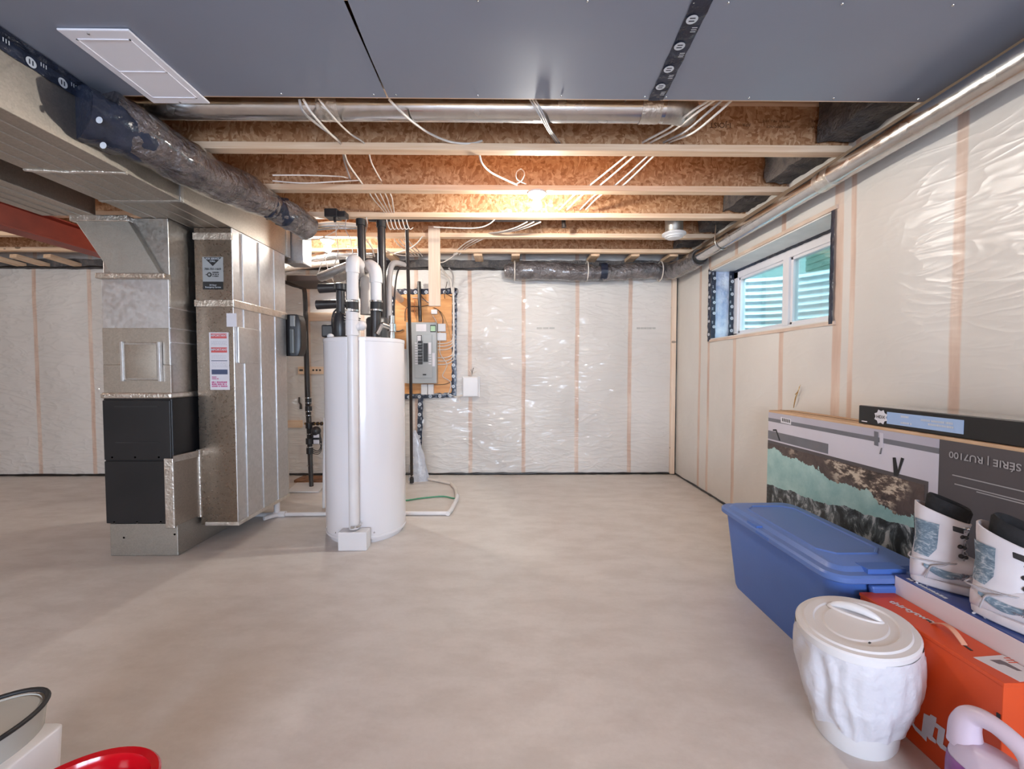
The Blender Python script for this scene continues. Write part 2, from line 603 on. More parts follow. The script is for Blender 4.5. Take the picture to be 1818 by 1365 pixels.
m = MB()
film_patch(m, 'x', YB, XL, XR, .0, 2.335, back_studs, .016, -1)
m.box(XL - .2, XR + .3, YB + .02, YB + .2, -.15, ZC)
m.build('wall_back', MT['wall_back'], smooth=50, structure=True)
m = MB()
film_patch(m, 'y', XR, YF, WY0, 0, 2.40, right_studs, .012, -1, True)
film_patch(m, 'y', XR, WY1, YB, 0, 2.40, right_studs, .008, -1, True)
film_patch(m, 'y', XR, WY0, WY1, 0, WZ0, right_studs, .010, -1, True)
film_patch(m, 'y', XR, WY0, WY1, WZ1, 2.40, right_studs, .006, -1, True)
for a, b_, c, d in ((YF, WY0, 0, ZC), (WY1, YB + .2, 0, ZC), (WY0, WY1, 0, WZ0), (WY0, WY1, WZ1, ZC)):
    m.box(XR + .012, XR + .30, a, b_, c, d)
m.build('wall_right', MT['wall_right'], smooth=50, structure=True)
MB().box(XL - .2, XL, YF - .2, YB + .2, 0, ZC).build('wall_left', MT['wall_plain'], structure=True)
# front wall (behind the photographer) with openings for the added door and window
m = MB()
for a, b_, c, d in ((XL, -4.95, 0, ZC), (-4.95, -3.45, 0, .9), (-4.95, -3.45, 2.1, ZC), (-3.45, -1.15, 0, ZC),
                    (-1.15, 1.15, 2.13, ZC), (1.15, XR + .3, 0, ZC)):
    m.box(a, b_, YF - .1, YF, c, d)
m.build('wall_front', MT['wall_plain'], structure=True)
m = MB()
for x in (-1.15, -.04, 1.07):
    m.box(x, x + .08, YF - .08, YF - .02, 0.03, 2.13)
m.box(-1.15, 1.15, YF - .08, YF - .02, 0.0, .09).box(-1.15, 1.15, YF - .08, YF - .02, 2.05, 2.13)
m.build('door_added', MT['vinyl'], structure=True)  # unseen door frame, added with its lamp to bring in cool soft light
m = MB()
for x in (-4.95, -4.24, -3.53):
    m.box(x, x + .08, YF - .08, YF - .02, .9, 2.1)
m.box(-4.95, -3.45, YF - .08, YF - .02, .9, .97).box(-4.95, -3.45, YF - .08, YF - .02, 2.03, 2.1)
m.build('window_added', MT['vinyl'], structure=True)  # unseen window frame, added with its lamp as more fill

# dark caulk line where film meets slab, stained sill plate, corner bead
def wavy_strip(m, pts, r, seg=6, step=.06, amp=.004):
    P = []
    for i in range(len(pts) - 1):
        a, b_ = Vector(pts[i]), Vector(pts[i + 1])
        n = max(1, int((b_ - a).length / step))
        for k in range(n):
            p = a.lerp(b_, k / n)
            P.append(p + Vector((noise.noise(p * 9), noise.noise(p * 9 + Vector((5, 5, 5))), noise.noise(p * 7 + Vector((9, 1, 5))))) * amp)
    P.append(Vector(pts[-1]))
    m.tube(P, [r * (1 + .5 * noise.noise(p * 14)) for p in P], seg)


m = MB()
wavy_strip(m, [(XL, YB - .008, .012), (XR, YB - .008, .012)], .013)
m.build('baseboard_back', MT['sealant'], smooth=60, structure=True)
m = MB()
wavy_strip(m, [(XR - .006, YB, .010), (XR - .006, YF, .010)], .010)
m.build('baseboard_right', MT['sealant'], smooth=60, structure=True)
m = MB()
wavy_strip(m, [(XR - .012, YB - .012, .0), (XR - .012, YB - .012, 2.33)], .009)
m.build('trim_1', MT['sealant'], smooth=60, structure=True)
m = MB().box(1.875, 1.925, YB - .042, YB - .004, 0.01, 2.30)
m.build('trim_2', MT['pine_z'], bevel=.003, structure=True)
# top plates
MB().box(XR - .03, XR + .10, YF, YB, 2.385, ZJ - .002).build('trim_3', M('dark_plate_wood', (.22, .15, .10), .7), structure=True)
# grey mineral insulation stuffed above the film on the back wall and into the joist ends
def lumpy_box(m, x0, x1, y0, y1, z0, z1, step=.05, amp=.015, seed=0):
    bm = bmesh.new()
    bmesh.ops.create_grid(bm, x_segments=1, y_segments=1, size=1)
    bm.free()
    nx, ny, nz = (max(1, int(round((b_ - a) / step))) for a, b_ in ((x0, x1), (y0, y1), (z0, z1)))
    idx = {}
    vs, fs = [], []

    def V(i, j, k):
        key = (i, j, k)
        if key not in idx:
            p = Vector((x0 + (x1 - x0) * i / nx, y0 + (y1 - y0) * j / ny, z0 + (z1 - z0) * k / nz))
            q = p * 11 + Vector((seed, seed, seed))
            idx[key] = len(vs)
            vs.append(p + Vector((noise.noise(q), noise.noise(q + Vector((31, 7, 2))), noise.noise(q + Vector((3, 57, 12))))) * amp)
        return idx[key]
    for i in range(nx):
        for j in range(ny):
            for k in (0, nz):
                fs.append((V(i, j, k), V(i + 1, j, k), V(i + 1, j + 1, k), V(i, j + 1, k)))
    for i in range(nx):
        for k in range(nz):
            for j in (0, ny):
                fs.append((V(i, j, k), V(i + 1, j, k), V(i + 1, j, k + 1), V(i, j, k + 1)))
    for j in range(ny):
        for k in range(nz):
            for i in (0, nx):
                fs.append((V(i, j, k), V(i, j + 1, k), V(i, j + 1, k + 1), V(i, j, k + 1)))
    m.add(vs, fs)


m = MB()
lumpy_box(m, XL, XR, YB - .035, YB + .02, 2.335, 2.44, .045, .012)
m.build('trim_4', MT['foam'], smooth=60, structure=True)
m = MB()
wavy_strip(m, [(XL, YB - .05, 2.345), (XR, YB - .05, 2.345)], .008, amp=.012)
m.build('trim_5', MT['sealant'], smooth=60, structure=True)

# ---------------------------------------------------------------- joists
JY = [1.41, 1.91, 2.405, 2.93, 3.43, 3.93, 4.42]
ORD = ['in front of the grey sheet-metal panels', 'along the back edge of the grey sheet-metal panels',
       'behind the round steel pipe, black lettering on its web', 'carrying the nearer lit bulb',
       'just behind the nearer lit bulb, black pipe behind it', 'just behind the white round air diffuser', 'nearest the back wall']
joists = []
for k, y in enumerate(JY):
    j = thing('floor_joist', (-2.1, y, ZJ), 'wooden ceiling I-joist ' + ORD[k], 'joist', 'floor joists running left to right across the ceiling')
    x0, x1 = XL, XR + .06
    m = MB().box(x0, x1, y - .03, y + .03, ZJ, ZJ + .038)
    m.build('bottom_flange', MT['pine'], j, bevel=.002)
    MB().box(x0, x1, y - .0055, y + .0055, ZJ + .036, ZC - .036).build('web', MT['osb'], j)
    MB().box(x0, x1, y - .03, y + .03, ZC - .038, ZC).build('top_flange', MT['pine'], j, bevel=.002)
    joists.append(j)
# stamped lettering on the web of the joist behind the pipe
yy = JY[2] - .0062
MT['stamp'] = M('stamp_ink', (.075, .03, .012), .8)
def stamp(s, px, py, size, flip=False):
    p = at(px, py, Y=yy)
    return text_mesh(s, p, (-1, 0, 0) if flip else (1, 0, 0), (0, 0, -1) if flip else (0, 0, 1), size, MT['stamp'], joists[2], 'stamped_lettering')
stamp('I-JOIST', 1298, 218, .042, True)
stamp('APA', 1333, 219, .026, True)
stamp('PRI-400  MILL 1053', 1403, 213, .02, True)
stamp('PERFORMANCE', 1403, 223, .02, True)
stamp('EXPOSURE 1', 1470, 213, .02, True)
stamp('SPAN CSA', 1468, 224, .02, True)

# mineral wool tucked round the joist ends at the right wall: one lump per bay
bays = [(1.95, 2.37), (2.44, 2.895), (2.965, 3.395), (3.465, 3.895), (3.965, 4.385)]
for k, (a, b_) in enumerate(bays):
    m = MB()
    lumpy_box(m, 1.76 + .03 * (k % 2), 2.0, a, b_, ZJ + .05, ZC - .02, .05, .022, k * 3.3)
    m.build('trim_%d' % (10 + k), MT['foam'], smooth=60, structure=True)
# wood blocking between the last joist and the wall
first = None
for k, (px, lab) in enumerate(((850, 'second from the left'), (915, 'third from the left'), (1052, 'above the left half of the wrapped duct'), (1121, 'above the wrapped duct, fifth from the left'), (1187, 'at the right wall corner'), (697, 'leftmost, above the electrical board'))):
    c = at(px, 456, Y=4.6)
    mm = MB().box(c.x - .045, c.x + .045, 4.452, 4.735, ZJ - .02, ZJ + .018)
    o = mm.build('wood_block', MT['pine_y'], bevel=.002)
    tag(o, 'short wood block above back wall, ' + lab, 'block', 'wood blocks along the top of the back wall')
for k, (px, lab) in enumerate(((-2, 'at the left picture edge'), (42, 'in the middle of the three left of the furnace'), (100, 'nearest the furnace plenum'))):
    p, q = at(px + 5, 454, Y=4.46), at(px + 22, 472, Y=4.70)
    mm = MB()
    mm.obox((p + q) / 2 + Vector((0, 0, .0)), (.09, .30, .038), (-.10, 0, -.15))
    o = mm.build('wood_brace', MT['pine_y'], bevel=.002)
    tag(o, 'slanted wood brace at far left, ' + lab, 'brace', 'wood braces at the far left wall')

# red steel beam on the left
b_ = MB()
b_.box(-3.81, -3.65, YF, YB, 2.25, 2.262).box(-3.737, -3.723, YF, YB, 2.26, 2.43).box(-3.81, -3.65, YF, YB, 2.428, 2.4395)
o = b_.build('steel_beam', MT['red_steel'], bevel=.002)
tag(o, 'rust-red painted steel I-beam running from front to back at far left', 'beam')

# ---------------------------------------------------------------- window in the right wall
w = bpy.data.objects.new('window_1', None)
COL.objects.link(w)
w.location = (2.19, (WY0 + WY1) / 2, WZ0)
w['kind'] = 'structure'
ORG['window_1'] = Vector(w.location)
X0, X1 = 2.165, 2.235
m = MB()
m.box(X0, X1, WY0, WY1, WZ0, WZ0 + .055).box(X0, X1, WY0, WY1, WZ1 - .085, WZ1)
m.box(X0, X1, WY0, WY0 + .055, WZ0, WZ1).box(X0, X1, WY1 - .075, WY1, WZ0, WZ1)
m.build('window_frame', MT['vinyl'], w, bevel=.004)
ym = 3.21
MB().box(X0 - .005, X1, ym - .035, ym + .035, WZ0 + .05, WZ1 - .08).build('mullion', MT['vinyl'], w, bevel=.004)
for a, c in ((WY0 + .05, ym - .03), (ym + .03, WY1 - .07)):
    m = MB()
    za, zb, t = WZ0 + .05, WZ1 - .08, .026
    m.box(X0 + .015, X1 - .01, a, c, za, za + t).box(X0 + .015, X1 - .01, a, c, zb - t, zb)
    m.box(X0 + .015, X1 - .01, a, a + t, za, zb).box(X0 + .015, X1 - .01, c - t, c, za, zb)
    m.build('sash', MT['vinyl'], w, bevel=.003)
gm, gnt, gb = base_mat('window_glass')
tr = nd(gnt, 'ShaderNodeBsdfTransparent', Color=(.92, .97, .97, 1))
gl = nd(gnt, 'ShaderNodeBsdfGlossy', Roughness=.02)
fr = nd(gnt, 'ShaderNodeFresnel', IOR=1.45)
mx = nd(gnt, 'ShaderNodeMixShader', Fac=mth(gnt, 'MULTIPLY', fr.outputs[0], .7))
gnt.links.new(tr.outputs[0], mx.inputs[1])
gnt.links.new(gl.outputs[0], mx.inputs[2])
gnt.links.new(mx.outputs[0], gnt.nodes['Material Output'].inputs[0])
for a, c in ((WY0 + .07, ym - .05), (ym + .05, WY1 - .09)):
    MB().box(2.198, 2.204, a, c, WZ0 + .07, WZ1 - .10).build('pane', gm, w)
MT['pine_pale'] = M('pale_wood_behind_film', (.66, .54, .45), .5, 0, (.58, .44, .35), 6)
# film-lined reveals, taped edges
m = MB()
film = []
for i in range(9):
    row = []
    for j in range(13):
        x = XR + (X0 - XR) * i / 8
        z = WZ0 + .01 + (WZ1 - WZ0 - .02) * j / 12
        row.append((x, WY1 - .004 - .012 * abs(noise.noise(Vector((x * 20, z * 5, 1)))), z))
    film.append(row)
m.loft(film, False, False, False)
m.build('far_jamb_film', MT['insul_film'], w, smooth=60)
MB().box(XR - .004, X0, WY0, WY1, WZ1 - .008, WZ1 + .002).build('head_liner', MT['white'], w)
MB().box(XR - .006, X0, WY0, WY1, WZ0 - .004, WZ0 + .006).build('sill', MT['white'], w)
m = MB()
def tape_strip(m, a, b_, nrm, wd, seed=0, amp=.006, logos=True, both=True, lift=.0015):
    """black tape with white round marks: strip from a to b, facing nrm"""
    a, b_, nrm = Vector(a), Vector(b_), Vector(nrm).normalized()
    L = (b_ - a).length
    t = (b_ - a).normalized()
    s = t.cross(nrm).normalized()
    n = max(2, int(L / .03))
    up, lo, rng = [], [], random.Random(seed)
    rows = []
    for i in range(n + 1):
        p = a + t * (L * i / n)
        e0 = noise.noise(Vector((i * .7, seed, 0))) * amp
        e1 = noise.noise(Vector((i * .7, seed, 9))) * amp
        rows.append([p + s * (wd / 2 + e0) + nrm * .0004,
                     p + s * wd / 6 + nrm * (lift + abs(e0) * .5), p - s * wd / 6 + nrm * (lift + abs(e1) * .5),
                     p - s * (wd / 2 + e1) + nrm * .0004])
    m.mat(0)
    m.loft(rows, False, False, False)
    if logos:
        m.mat(1)
        d = .10
        x = .06 + rng.random() * .05
        while x < L - .02:
            c = a + t * x + s * wd * .12 + nrm * (lift + .0035)
            r = min(.020, wd * .34)
            ring = [c + (t * math.cos(q * PI / 8) + s * math.sin(q * PI / 8)) * r for q in range(16)]
            m.poly(ring)
            m.mat(0)
            for dd in (-.32, .28):
                cc = c + t * r * dd + nrm * .0006
                m.poly([cc + t * r * .12 + s * r * .5, cc - t * r * .12 + s * r * .5, cc - t * r * .12 - s * r * .5, cc + t * r * .12 - s * r * .5])
            m.mat(1)
            for q in range(3):
                cc = a + t * (x + .035 + q * .009) - s * wd * .22 + nrm * (lift + .0035)
                m.poly([cc + t * .0016 + s * wd * .14, cc - t * .0016 + s * wd * .14, cc - t * .0016 - s * wd * .14, cc + t * .0016 - s * wd * .14])
            x += d + rng.random() * .03
        m.mat(0)


TP = [MT['tape_black'], MT['print_white']]
m = MB()
tape_strip(m, (XR - .014, WY1 - .0, WZ0 - .02), (XR - .014, WY1 - .0, WZ1 + .02), (-1, -.2, 0), .04, 1)
tape_strip(m, (XR + .015, WY1 - .022, WZ0 + .01), (XR + .015, WY1 - .022, WZ1 - .01), (0, -1, 0), .04, 2)
tape_strip(m, (X0 - .03, WY1 - .022, WZ0 + .01), (X0 - .03, WY1 - .022, WZ1 - .01), (0, -1, 0), .045, 3)
tape_strip(m, (XR - .014, WY0 - .004, WZ0 - .02), (XR - .014, WY0 - .004, WZ1 + .02), (-1, 0, 0), .03, 4, logos=False)
tape_strip(m, (X0 - .004, WY0, WZ1 - .018), (X0 - .004, WY1, WZ1 - .018), (-1, 0, -.4), .022, 5, logos=False)
m.build('edge_tape', TP, w, smooth=50)
MB().box(XR - .016, XR - .004, WY0 - .03, WY1 + .03, WZ1 + .0, WZ1 + .024).build('lintel_edge', MT['pine_pale'], w)
MB().box(XR - .014, XR - .002, WY0 - .03, WY1 + .03, WZ0 - .026, WZ0 - .004).build('sill_edge', MT['pine_pale'], w)

# window well outside: half-round corrugated steel
wl = thing('window_well', (2.26, 3.2, 1.15), 'half-round corrugated steel well outside the basement window', 'window well')
rows = []
zz0, zz1 = 1.2, 2.16
nz = 120
for j in range(nz + 1):
    z = zz0 + (zz1 - zz0) * j / nz
    cor = .012 * math.cos(2 * PI * (z - zz0) / .068)
    row = []
    for i in range(41):
        th = -PI / 2 + PI * i / 40
        rx, ry = .95 + cor, 1.12 + cor
        row.append((2.26 + rx * max(0, math.cos(th)) ** .75, 3.2 + ry * math.sin(th), z))
    rows.append(row)
m = MB()
m.loft(rows, False, False, False)
m.build('corrugated_shell', MT['corrugated'], wl, smooth=70)
MB().box(2.26, 3.4, 2.0, 4.4, 1.15, 1.2).build('gravel_bed', MT['soil'], wl)
# ground beside the well
o = MB().box(3.25, 9, -1, 9, 1.9, 2.1).build('ground_outside', MT['soil'])
o['kind'] = 'structure'
m = MB().box(6, 8.5, 1.0, 8.3, 2.1, 7)
for k in range(40):
    m.box(5.985, 6.0, 1.0, 8.3, 2.1 + k * .12, 2.1 + k * .12 + .1)
o = m.build('neighbour_house_wall', MT['stucco'])
tag(o, 'grey-green siding of the house next door seen high through the right window pane', 'house wall')

# ================================================================ CEILING PANELS, DUCTS, FURNACE
# grey sheet metal panning nailed under the first joist bay, three sheets
ZP = ZJ - .001
def sheet(x0, x1, label, seam):
    t = thing('sheet_metal_panel', ((x0 + x1) / 2, 1.66, ZP), label, 'sheet metal panel', 'grey sheet-metal panels under the front joist bay')
    rows = []
    ny, nx = 10, 14
    for j in range(ny + 1):
        y = 1.395 + (1.928 - 1.395) * j / ny
        rows.append([((x0 + (x1 - x0) * i / nx) + (seam * (1 - j / 4) * .006 if i == 0 and j < 4 else 0), y,
                      ZP - .0022 - .004 * math.sin(PI * j / ny) * (.5 + noise.noise(Vector((x0 + i * .4, j * .2, 2))))) for i in range(nx + 1)])
    m = MB()
    m.loft(rows, False, False, False)
    m.loft([[Vector(p) + Vector((0, 0, .0018)) for p in r] for r in rows], False, False, False)
    m.build('sheet', MT['panning'], t, smooth=50)
    n = max(2, int((x1 - x0) / .27))
    for y in (1.425, 1.905):
        for i in range(n):
            x = x0 + .06 + (x1 - x0 - .12) * i / (n - 1) + .02 * math.sin(i * 7 + y * 9)
            MB().lathe([(.0045, 0), (.004, -.003), (.001, -.0045)], (x, y, ZP - .0035), 10).build('screw', MT['steel'], t, smooth=60)
    return t


sheet(-1.855, -.545, 'grey sheet-metal ceiling panel holding the white blank grille, left of the black seam', 0)
sheet(-.537, .675, 'grey sheet-metal ceiling panel between the open seam and the black logo tape', 1)
sheet(.68, 1.925, 'grey sheet-metal ceiling panel right of the black logo tape', 0)
m = MB()
a, b_ = at(1251, -6, Z=ZP - .006), at(1164, 178, Z=ZP - .006)
tape_strip(m, a, b_, (0, 0, -1), .068, 12)
o = m.build('ceiling_tape', TP, smooth=50)
tag(o, 'black tape strip with white round logos across the grey ceiling panels', 'tape')

# white blank grille
t = thing('ceiling_panel_cover', (-1.51, 1.715, ZP - .01), 'white rectangular metal cover plate screwed to the grey ceiling at upper left', 'cover plate')
c = [at(105, 52, Z=ZP - .012), at(230, 55, Z=ZP - .012), at(372, 184, Z=ZP - .012), at(268, 184, Z=ZP - .012)]
x0, x1, y0, y1 = (c[0].x + c[3].x) / 2, (c[1].x + c[2].x) / 2, (c[0].y + c[1].y) / 2, (c[2].y + c[3].y) / 2
m = MB().box(x0, x1, y0, y1, ZP - .012, ZP - .004)
m.build('plate', MT['panel_white'], t, bevel=.003)
m = MB()
for a, b_, cc, d in ((x0 + .03, x1 - .03, y0 + .04, y0 + .045), (x0 + .03, x1 - .03, y1 - .045, y1 - .04), (x0 + .03, x0 + .035, y0 + .04, y1 - .04), (x1 - .035, x1 - .03, y0 + .04, y1 - .04), (x0 + .03, x1 - .03, (y0 + y1) / 2, (y0 + y1) / 2 + .004)):
    m.box(a, b_, cc, d, ZP - .0145, ZP - .011)
m.build('embossed_rib', MT['panel_white'], t)
for p in ((x0 + .10, y0 + .015), (x0 + .13, y1 - .012)):
    MB().lathe([(.005, 0), (.0045, -.003), (.001, -.004)], (p[0], p[1], ZP - .012), 10).build('screw', MT['steel'], t, smooth=60)

# --- trunk duct A (nearest) : long box hung under the joists
AX0, AX1, AZ0 = -2.316, -1.86, 2.165
def ribbed_trunk(name, x0, x1, y0, y1, z0, z1, label, nrib, clips):
    t = thing(name, ((x0 + x1) / 2, y0, z0), label, 'duct')
    m = MB().box(x0, x1, y0, y1, z0, z1)
    m.build('duct_body', MT['galv_warm'], t, bevel=.003)
    for i in range(nrib):
        x = x0 + (x1 - x0) * (i + 1) / (nrib + 1)
        MB().add([(x - .004, y0 + .01, z0 + .0), (x + .004, y0 + .01, z0), (x, y0 + .01, z0 - .004), (x - .004, y1 - .01, z0), (x + .004, y1 - .01, z0), (x, y1 - .01, z0 - .004)],
                 [(0, 1, 2), (3, 5, 4), (0, 2, 5, 3), (1, 4, 5, 2)]).build('crease', MT['galv_dull'], t)
    for y in clips:
        MB().box(x1 - .002, x1 + .008, y - .012, y + .012, z0 - .008, z1).box(x0, x1 + .008, y - .012, y + .012, z0 - .006, z0 + .002).build('drive_cleat', MT['galv'], t, bevel=.002)
    return t


dA = ribbed_trunk('trunk_duct', AX0, AX1, -1.5, 3.62, AZ0, 2.436, 'large galvanized trunk duct with ribbed underside, topped by black logo tape', 4, (0.6, 2.42, 3.55))
m = MB()
wavy_strip(m, [(AX0, 2.05, AZ0 - .002), (AX1 + .003, 2.08, AZ0 - .002)], .008, amp=.006)
m.build('joint_sealant', MT['foil'], dA, smooth=60)
dB = ribbed_trunk('side_trunk_duct', -2.90, -2.57, -1.5, 2.655, AZ0, 2.436, 'narrower galvanized trunk duct at far left beside the red beam', 3, (1.30, 2.0))
# black tape along the seam of duct A and the panels
t = thing('seam_tape', (AX1, 1.3, 2.40), 'black tape with white round logos along the top left duct edge', 'tape')
m = MB()
tape_strip(m, (AX1 + .003, 0.9, 2.405), (AX1 + .003, 1.93, 2.405), (1, 0, 0), .055, 21)
tape_strip(m, (AX1 + .024, 0.9, ZP - .009), (AX1 + .024, 1.93, ZP - .009), (0, 0, -1), .05, 22, logos=False)
m.build('tape_strip', TP, t, smooth=50)

# --- insulated flexible duct wrapped in plastic film along duct A
t = thing('insulated_flex_duct', (-1.70, 2.5, 2.2), 'dark plastic-wrapped flexible duct running back along the upper left trunk duct', 'flexible duct')
def wrapped(m, path, rr, seg=28, sm=8, amp=.010, fr=9, seed=0):
    P, Rr = smooth_path([Vector(p) for p in path], list(rr), sm)
    # resample finely
    tmp = MB()
    tmp.tube(P, Rr, seg)
    n = seg
    for i, v in enumerate(tmp.v):
        k = i // n
        c = P[k]
        d = (v - c)
        q = Vector((v.x * fr, v.y * fr * .7, v.z * fr)) + Vector((seed, 0, 0))
        w = noise.noise(q) * amp + abs(noise.noise(q * 2.7)) * amp * .8
        tmp.v[i] = c + d * (1 + w / max(d.length, .001))
    m.add(tmp.v, tmp.f)


pth = [(-1.80, 1.90, 2.345), (-1.755, 2.06, 2.32), (-1.715, 2.25, 2.305), (-1.70, 2.5, 2.315), (-1.665, 2.72, 2.335), (-1.64, 2.92, 2.345)]
m = MB()
wrapped(m, pth, [.105, .115, .118, .112, .105, .088], amp=.014, sm=12)
m.build('plastic_wrap', MT['wrap'], t, smooth=70)
m = MB()
wrapped(m, [(-1.645, 2.96, 2.345), (-1.61, 3.12, 2.34), (-1.56, 3.32, 2.325)], [.078, .098, .09], amp=.014, sm=12, seed=4)
m.build('plastic_wrap', MT['wrap2'], t, smooth=70)
m = MB()
wrapped(m, [(-1.648, 2.88, 2.345), (-1.64, 2.97, 2.345), (-1.625, 3.06, 2.345)], [.092, .080, .094], amp=.02, sm=8, seed=8, fr=16)
m.build('joint_tape', MT['tape_black'], t, smooth=60)
# taped collar where it leaves the trunk
m = MB()
prof = []
c0 = Vector((-1.79, 1.93, 2.34))
rows = []
for k in range(9):
    f = k / 8
    p = Vector((-1.855, 1.845, 2.335)).lerp(Vector((-1.745, 2.09, 2.318)), f)
    r = .150 - .028 * f + .006 * math.sin(k * 2.2)
    ring = []
    for q in range(28):
        a_ = 2 * PI * q / 28
        d = Vector((math.cos(a_) * .9, -math.cos(a_) * .42, math.sin(a_) * (.92 if math.sin(a_) < 0 else .55)))
        ring.append(p + d * (r + .010 * noise.noise(Vector((q * .5, k * .8, 3)))))
    rows.append(ring)
m.loft(rows, True, True)
m.build('collar_tape', MT['tape_black'], t, smooth=60)
for q, (px, py) in enumerate(((176, 213), (183, 258))):
    p = at(px, py, Y=1.80)
    MB().lathe([(.014, 0), (.013, -.002), (.001, -.002)], p, 14, axis='y').build('printed_logo', MT['print_white'], t)
m = MB().obox(at(463, 370, Y=2.80), (.045, .02, .022), (.2, .3, .3))
m.build('paper_tag', MT['print_white'], t)

# --- round steel pipe in the bay behind the panels
t = thing('round_duct', (-.5, 2.13, 2.45), 'shiny round steel duct lying in the joist bay behind the grey panels', 'duct')
m = MB()
m.tube([(-2.0, 2.13, 2.522), (.80, 2.13, 2.522)], .066, 36)
m.build('pipe', MT['pipe'], t, smooth=60)
m = MB()
pp = [(.79, 2.13, 2.522), (.85, 2.13, 2.522), (.895, 2.15, 2.528), (.925, 2.19, 2.545), (.94, 2.23, 2.59), (.94, 2.25, 2.70)]
m.tube(pp, [.067, .068, .07, .07, .068, .066], 30)
m.build('elbow', MT['galv'], t, smooth=35)
for x in (-.88, .72):
    m = MB()
    rings = [[Vector((x + dx, 2.13, 2.522)) + Vector((0, math.cos(a_) * r, math.sin(a_) * r)) for a_ in [2 * PI * q / 30 for q in range(30)]] for dx, r in
             [(-.05 + .01 * k, .068 + .0012 * math.sin(k * 2.4)) for k in range(11)]]
    m.loft(rings, False, False)
    m.build('joint_tape', MT['foil'], t, smooth=60)

# --- supply plenum, offset transition
FX0, FX1, FY0, FY1 = -2.575, -2.15, 2.67, 3.37
PL = thing('supply_plenum', ((FX0 + FX1) / 2, FY0, 1.03), 'galvanized supply plenum standing on the black furnace at left', 'plenum')
MB().box(FX0 + .01, FX1, FY0 + .015, 3.60, 1.03, 2.163).build('plenum_body', MT['galv'], PL, bevel=.003)
MB().box(FX0 + .004, FX1 - .0, FY0 + .006, FY0 + .018, 1.03, 1.79).build('front_skin', MT['galv_bright'], PL, bevel=.002)
MB().box(FX0 + .002, FX1 + .004, FY0 + .001, FY0 + .02, 1.03, 1.235).build('lower_skin', MT['galv_warm'], PL, bevel=.002)
MB().box(FX0 + .002, FX1 - .002, FY0 + .003, FY0 + .02, 1.235, 1.47).build('middle_skin', MT['galv_warm'], PL, bevel=.002)
# offset transition from duct B
YT = FY0 - .02
q = [at(127, 402, Y=YT), at(222, 402, Y=YT), at(286, 490, Y=YT), at(201, 491, Y=YT)]
q[0].z = q[1].z = AZ0 + .004
m = MB()
back = [Vector((p.x, 3.2, p.z)) for p in q]
m.add(q + back, [(0, 1, 2, 3), (7, 6, 5, 4), (0, 4, 5, 1), (1, 5, 6, 2), (2, 6, 7, 3), (3, 7, 4, 0)])
m.build('offset_transition', MT['galv_dull'], PL, bevel=.003)
m = MB().box(q[0].x - .008, q[1].x + .02, YT - .008, YT + .10, AZ0 - .035, AZ0 + .004)
m.build('transition_tape', MT['foil'], PL, bevel=.006)
m = MB().box(FX0 - .0, FX1 + .004, YT - .012, YT + .05, 1.775, 1.81)
m.build('transition_tape', MT['clear_tape'], PL, bevel=.006)
m = MB().box(FX0 - .012, FX1 + .012, FY0 - .012, FY1, 1.02, 1.058)
m.build('base_tape', MT['foil'], PL, bevel=.01)
# cross-broken access cover
a, b_ = at(220, 608, Y=FY0), at(286, 675, Y=FY0)
m = MB()
m.box(a.x, b_.x, FY0 - .012, FY0 + .004, b_.z, a.z)
m.build('access_cover', MT['galv'], PL, bevel=.003)
m = MB()
cx, cz = (a.x + b_.x) / 2, (a.z + b_.z) / 2
e = .014
m.add([(a.x + e, FY0 - .013, b_.z + e), (b_.x - e, FY0 - .013, b_.z + e), (b_.x - e, FY0 - .013, a.z - e), (a.x + e, FY0 - .013, a.z - e), (cx, FY0 - .03, cz)],
      [(0, 1, 4), (1, 2, 4), (2, 3, 4), (3, 0, 4)])
m.build('cross_break', MT['galv_warm'], PL, smooth=80)
MB().box(b_.x - .004, b_.x + .012, FY0 - .02, FY0, b_.z - .008, a.z + .004).build('cover_slide', MT['galv_bright'], PL, bevel=.002)
MB().box(a.x - .012, a.x + .004, FY0 - .018, FY0, b_.z - .006, a.z + .006).build('cover_slide', MT['galv_bright'], PL, bevel=.002)
for z in (1.60, 1.47, 1.38):
    MB().box(FX1 - .001, FX1 + .006, FY0 + .01, FY1, z - .004, z + .004).build('side_seam', MT['galv_bright'], PL)

# --- black furnace cabinet
F = thing('furnace', ((FX0 + FX1) / 2, FY0, 0), 'black furnace cabinet on a galvanized base at left of the room', 'furnace')
MB().box(FX0 + .012, FX1 + .02, FY0 + .0, FY1, 0, .21).build('base_pan', MT['galv_dull'], F, bevel=.004)
MB().box(FX0, FX1 + .01, FY0 - .004, FY1, .212, 1.022).build('cabinet', MT['black_steel'], F, bevel=.008)
MB().box(FX0 + .004, FX1 + .004, FY0 - .014, FY0 - .002, .218, .62).build('lower_door', MT['black_steel'], F, bevel=.004)
MB().box(FX0 + .004, FX1 + .004, FY0 - .014, FY0 - .002, .628, 1.01).build('upper_door', MT['black_steel'], F, bevel=.004)
for z in (.97, .74):
    MB().box(FX0 + .08, FX1 - .07, FY0 - .0165, FY0 - .013, z - .003, z + .003).build('pressed_line', MT['black_plastic'], F)
for z in (.645, .226):
    for x in (.055, .2, .35):
        MB().lathe([(.0065, 0), (.006, -.004), (.001, -.006)], (FX0 + x, FY0 - .014, z), 12, axis='y').build('screw', MT['steel'], F, smooth=60)
for p in ((FX0 + .10, .12), (FX1 - .0, .14)):
    MB().lathe([(.007, 0), (.006, -.003), (.001, -.004)], (p[0], FY0, p[1]), 12, axis='y').build('screw', MT['black'], F, smooth=60)

